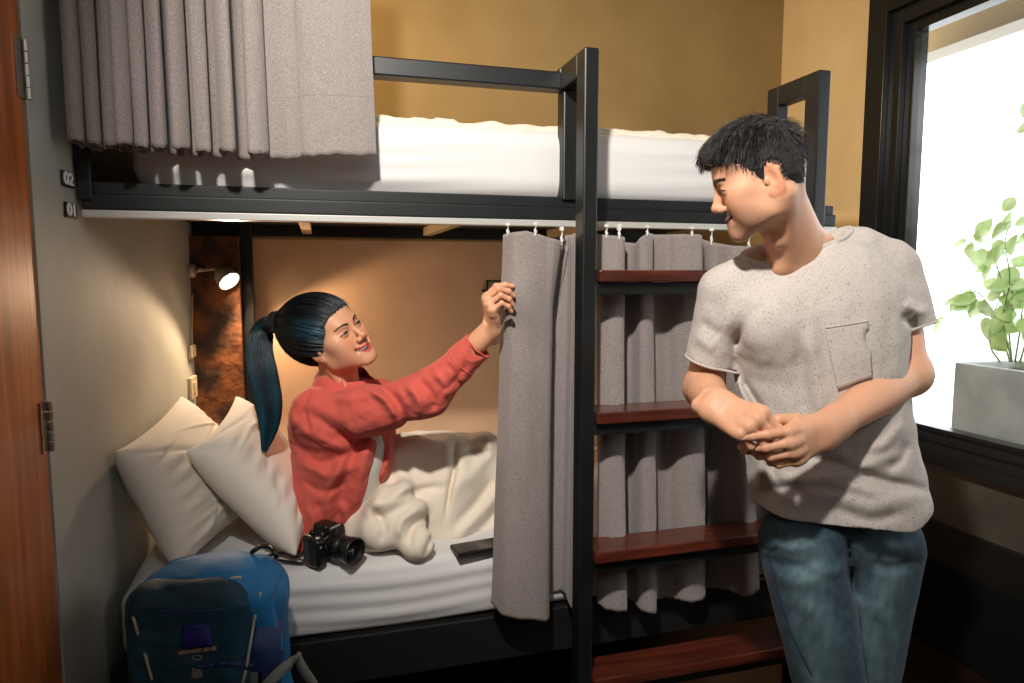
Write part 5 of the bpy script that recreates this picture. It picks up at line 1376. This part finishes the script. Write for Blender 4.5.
# ---- hair pulled back into a ponytail
hlw = [(-.12, -.060), (-.08, -.064), (-.05, -.058), (-.030, -.044), (-.026, -.006), (-.012, .006), (.004, .000), (.010, -.030), (.020, -.034), (.030, -.010), (.045, .022), (.060, .046), (.075, .060), (.13, .066)]
hv, hf = hair_cap(TW, hs_, [((0, -.010, .036), (.0785, .0955, .0875), 0), ((0, -.040, .010), (.074, .062, .080), .02), ((0, .024, .032), (.070, .069, .066), .02)], hlw, res=.0016)
scr = W(277.5, 323, 1.895)
sl = (scr-TW[:3, 3])@TW[:3, :3]/hs_
Lw = (hv-TW[:3, 3])@TW[:3, :3]/hs_
hbase = mat('hair_base_dark', (.010, .014, .018), .6)
hairw = link('hair', mesh_np(hv, hf), hbase, wo_)
r = np.random.default_rng(12)
K = 3600; idx = r.integers(0, len(Lw), K); p0 = Lw[idx]+r.normal(size=(K, 3))*.002
hy_ = np.array([q[0] for q in hlw]); hz_ = np.array([q[1] for q in hlw])
nearl = np.where((Lw[:, 2]-np.interp(Lw[:, 1], hy_, hz_) < .010) & (Lw[:, 1] > -.01))[0]
ex_ = Lw[r.choice(nearl, 1500)]; sh_ = (r.random((1500, 1))**1.6)*.011
ex_ = ex_+np.array((0, .55, -.45))*sh_; ex_ = ex_*(1-.10*sh_/.011*.5)
p0 = np.concatenate([p0, ex_]); K = len(p0)
cen = np.array((0, -.015, .015)); end = sl+r.normal(size=(K, 3))*.004
rad_ = np.array((.080, .099, .090))
m_ = 12; P = []
d0 = p0-cen; d1 = end-cen; R0_ = np.linalg.norm(d0/rad_, axis=1); R1_ = np.linalg.norm(d1/rad_, axis=1)
u0 = d0/np.linalg.norm(d0/rad_, axis=1, keepdims=True)/rad_; u1 = d1/np.linalg.norm(d1/rad_, axis=1, keepdims=True)/rad_
om = np.arccos(np.clip((u0*u1).sum(1), -.999, .999))[:, None]
for t in np.linspace(0, 1, m_):
    uu = (np.sin((1-t)*om)*u0+np.sin(t*om)*u1)/np.sin(om); rr_ = (R0_*(1-t)+R1_*t)[:, None]*(1-.0)
    rr_ = rr_+.012*np.sin(math.pi*t)*0+.006
    P.append(cen+uu*rad_*rr_)
P = np.stack(P, 1)*hs_; Wd = P@TW[:3, :3].T+TW[:3, 3]
teal = np.array(srgb(26, 84, 104)); dark = np.array(srgb(15, 18, 22))
temple = np.exp(-(((p0[:, 1]-.045)/.02)**2+((p0[:, 2]-.030)/.03)**2))
mixw = np.clip(temple*.9+.06*r.random(K), 0, 1)[:, None]
cols = dark*(1-mixw)+teal*mixw*1.0
tint = (mixw[:, None, :]*np.clip(1-np.linspace(0, 1, m_)/.55, 0, 1)[None, :, None])
cols = (dark*(1-tint)+teal*tint)*r.uniform(.6, 1.5, (K, 1, 1))
link('hair_strands', strands_mesh(Wd, np.full((K, m_), .0008)*np.linspace(1, .7, m_)[None], cols), M_hair, hairw)
# wispy baby hair at the forehead
K = 120; idx = np.where((Lw[:, 1] > .055) & (Lw[:, 2] > .055) & (np.abs(Lw[:, 0]) < .05))[0]; idx = r.choice(idx, K); p0 = Lw[idx]
n_ = (p0-cen)/np.linalg.norm(p0-cen, axis=1, keepdims=True); P = []
for t in np.linspace(0, 1, 6): P.append(p0+n_*(.014*t)+np.array((0, -.008*t, .004*t))+r.normal(size=(K, 3))*.001*t)
P = np.stack(P, 1)*hs_
link('baby_hair', strands_mesh(P@TW[:3, :3].T+TW[:3, 3], np.full((K, 6), .0004)*np.linspace(1, .3, 6)[None], np.tile(np.array(srgb(60, 80, 90)), (K, 1))), M_hair, hairw)
# scrunchie
ax_ = (W(262, 330, 1.94)-scr); ax_ /= np.linalg.norm(ax_); xx = np.cross(ax_, (0, 0, 1)); xx /= np.linalg.norm(xx); yy2 = np.cross(ax_, xx)
mb = MB(); ring = []
for k in range(61):
    t = 2*math.pi*k/60; rr_ = .022+.003*math.sin(9*t)+.0015*math.sin(17*t); ring.append(scr-ax_*.002+(xx*math.cos(t)+yy2*math.sin(t))*rr_+ax_*.003*math.sin(7*t+1))
mb.tube(ring, [.0125+.0020*math.sin(11*2*math.pi*k/60) for k in range(61)], 12); mb.build('scrunchie', mat('black_velvet', srgb(14, 12, 13), .95), wo_, smooth=True)
# ponytail
cl = spline(np.array([scr, W(265, 328, 1.945), W(259, 348, 1.93), W(262, 372, 1.92), W(268, 400, 1.915), W(269, 425, 1.91), W(264, 452, 1.90)]), 40)
K = 2600; ang2 = r.uniform(0, 2*math.pi, K); rr2 = np.sqrt(r.random(K)); ln = np.clip(1-.22*r.random(K)**1.6, 0, 1)
wid = np.interp(np.linspace(0, 1, 40), [0, .12, .3, .5, .7, .85, 1], [.014, .026, .036, .042, .038, .026, .006])
dep = wid*.55
tt = np.gradient(cl, axis=0); tt /= np.linalg.norm(tt, axis=1, keepdims=True); sx = np.cross(tt, Fw); sx /= np.linalg.norm(sx, axis=1, keepdims=True); sz = np.cross(tt, sx)
m_ = 22; P = np.zeros((K, m_, 3)); ph1 = r.uniform(0, 6.28, K)
for j in range(m_):
    q = ln*j/(m_-1)*39; i0 = np.clip(q.astype(int), 0, 38); fr_ = (q-i0)[:, None]
    g = lambda A: A[i0]*(1-fr_)+A[i0+1]*fr_
    w1 = g(wid[:, None]); w2 = g(dep[:, None]); wob = (.0018*np.sin(ph1+j*.35))[:, None]
    P[:, j] = g(cl)+g(sx)*(np.cos(ang2)*rr2)[:, None]*w1+g(sz)*(np.sin(ang2)*rr2)[:, None]*w2+g(sx)*wob
tcol = np.linspace(0, 1, m_)[None, :, None]
lock = (.5+.5*np.sin(ang2*5+rr2*4))[:, None, None]
base_ = np.array(srgb(12, 16, 20))*(1-lock*.5)+np.array(srgb(14, 54, 66))*lock*.5
cc = base_*(1-tcol*.8)+(np.array(srgb(12, 66, 84))*(.35+.65*lock))*tcol*.8
cc = cc*r.uniform(.6, 1.5, (K, 1, 1))
link('ponytail', strands_mesh(P, np.full((K, m_), .0010)*np.linspace(1, .45, m_)[None], cc), M_hair, wo_)
K = 14; P = np.zeros((K, 10, 3))
for k in range(K):
    a0_ = W(r.uniform(285, 296), r.uniform(352, 368), 1.90); 
    for j in range(10): P[k, j] = a0_+(W(r.uniform(276, 300), 402, 1.89)-a0_)*(j/9)*.8+np.array((.004*math.sin(j*.8+k), 0, 0))
# small ear stud
ep = tp(TW, np.array((.0815, -.002, -.036))*hs_); mb = MB(); mb.lathe([(0, -.002), (.002, -.0015), (.0026, 0), (.002, .0015), (0, .002)], Matrix.Translation(ep), 12); mb.build('ear_stud', M_silver, wo_, smooth=True)
# ================================================================== LIGHT
def light(name, kind, loc, power, col, **kw):
    l = bpy.data.lights.new(name, kind); l.energy = power; l.color = col
    for k, v in kw.items(): setattr(l, k, v)
    o = bpy.data.objects.new(name, l); C.objects.link(o); o.location = tuple(loc); return o
def aimat(o, tgt): o.rotation_euler = (Vector(tgt)-o.location).to_track_quat('-Z', 'Y').to_euler()
key = light('ceiling_spot', 'SPOT', (-.15, .2, 2.5), 225, (1, .94, .86), spot_size=math.radians(80), spot_blend=.75, shadow_soft_size=.05); aimat(key, (.75, 1.8, 1.65))
k2 = light('reading_spot', 'SPOT', LAMP_P, 19, (1, .68, .42), spot_size=math.radians(155), spot_blend=.2, shadow_soft_size=.02); aimat(k2, LAMP_P+LAMP_AIM)
k3 = light('upper_bunk_lamp', 'AREA', (-.2, 2.3, 2.45), 8, (1, .72, .38), shape='DISK', size=.15); aimat(k3, (1.0, 2.6, 1.7))
k4 = light('added_fill', 'AREA', (.5, -.9, 2.65), 9, (.95, .97, 1), shape='DISK', size=1.0); aimat(k4, (.6, 1.2, .9))  # added soft fill from an unseen source, lifts the dark shadows
wd = bpy.data.worlds.new('world'); bpy.context.scene.world = wd; wd.use_nodes = True
bg = wd.node_tree.nodes['Background']; bg.inputs[0].default_value = (.93, .97, 1, 1); bg.inputs[1].default_value = 4.0
sc = bpy.context.scene
sc.view_settings.view_transform = 'Standard'; sc.view_settings.look = 'None'; sc.view_settings.exposure = 0; sc.view_settings.gamma = 1
sc.view_settings.use_curve_mapping = False
sc.cycles.max_bounces = 6; sc.cycles.transparent_max_bounces = 8
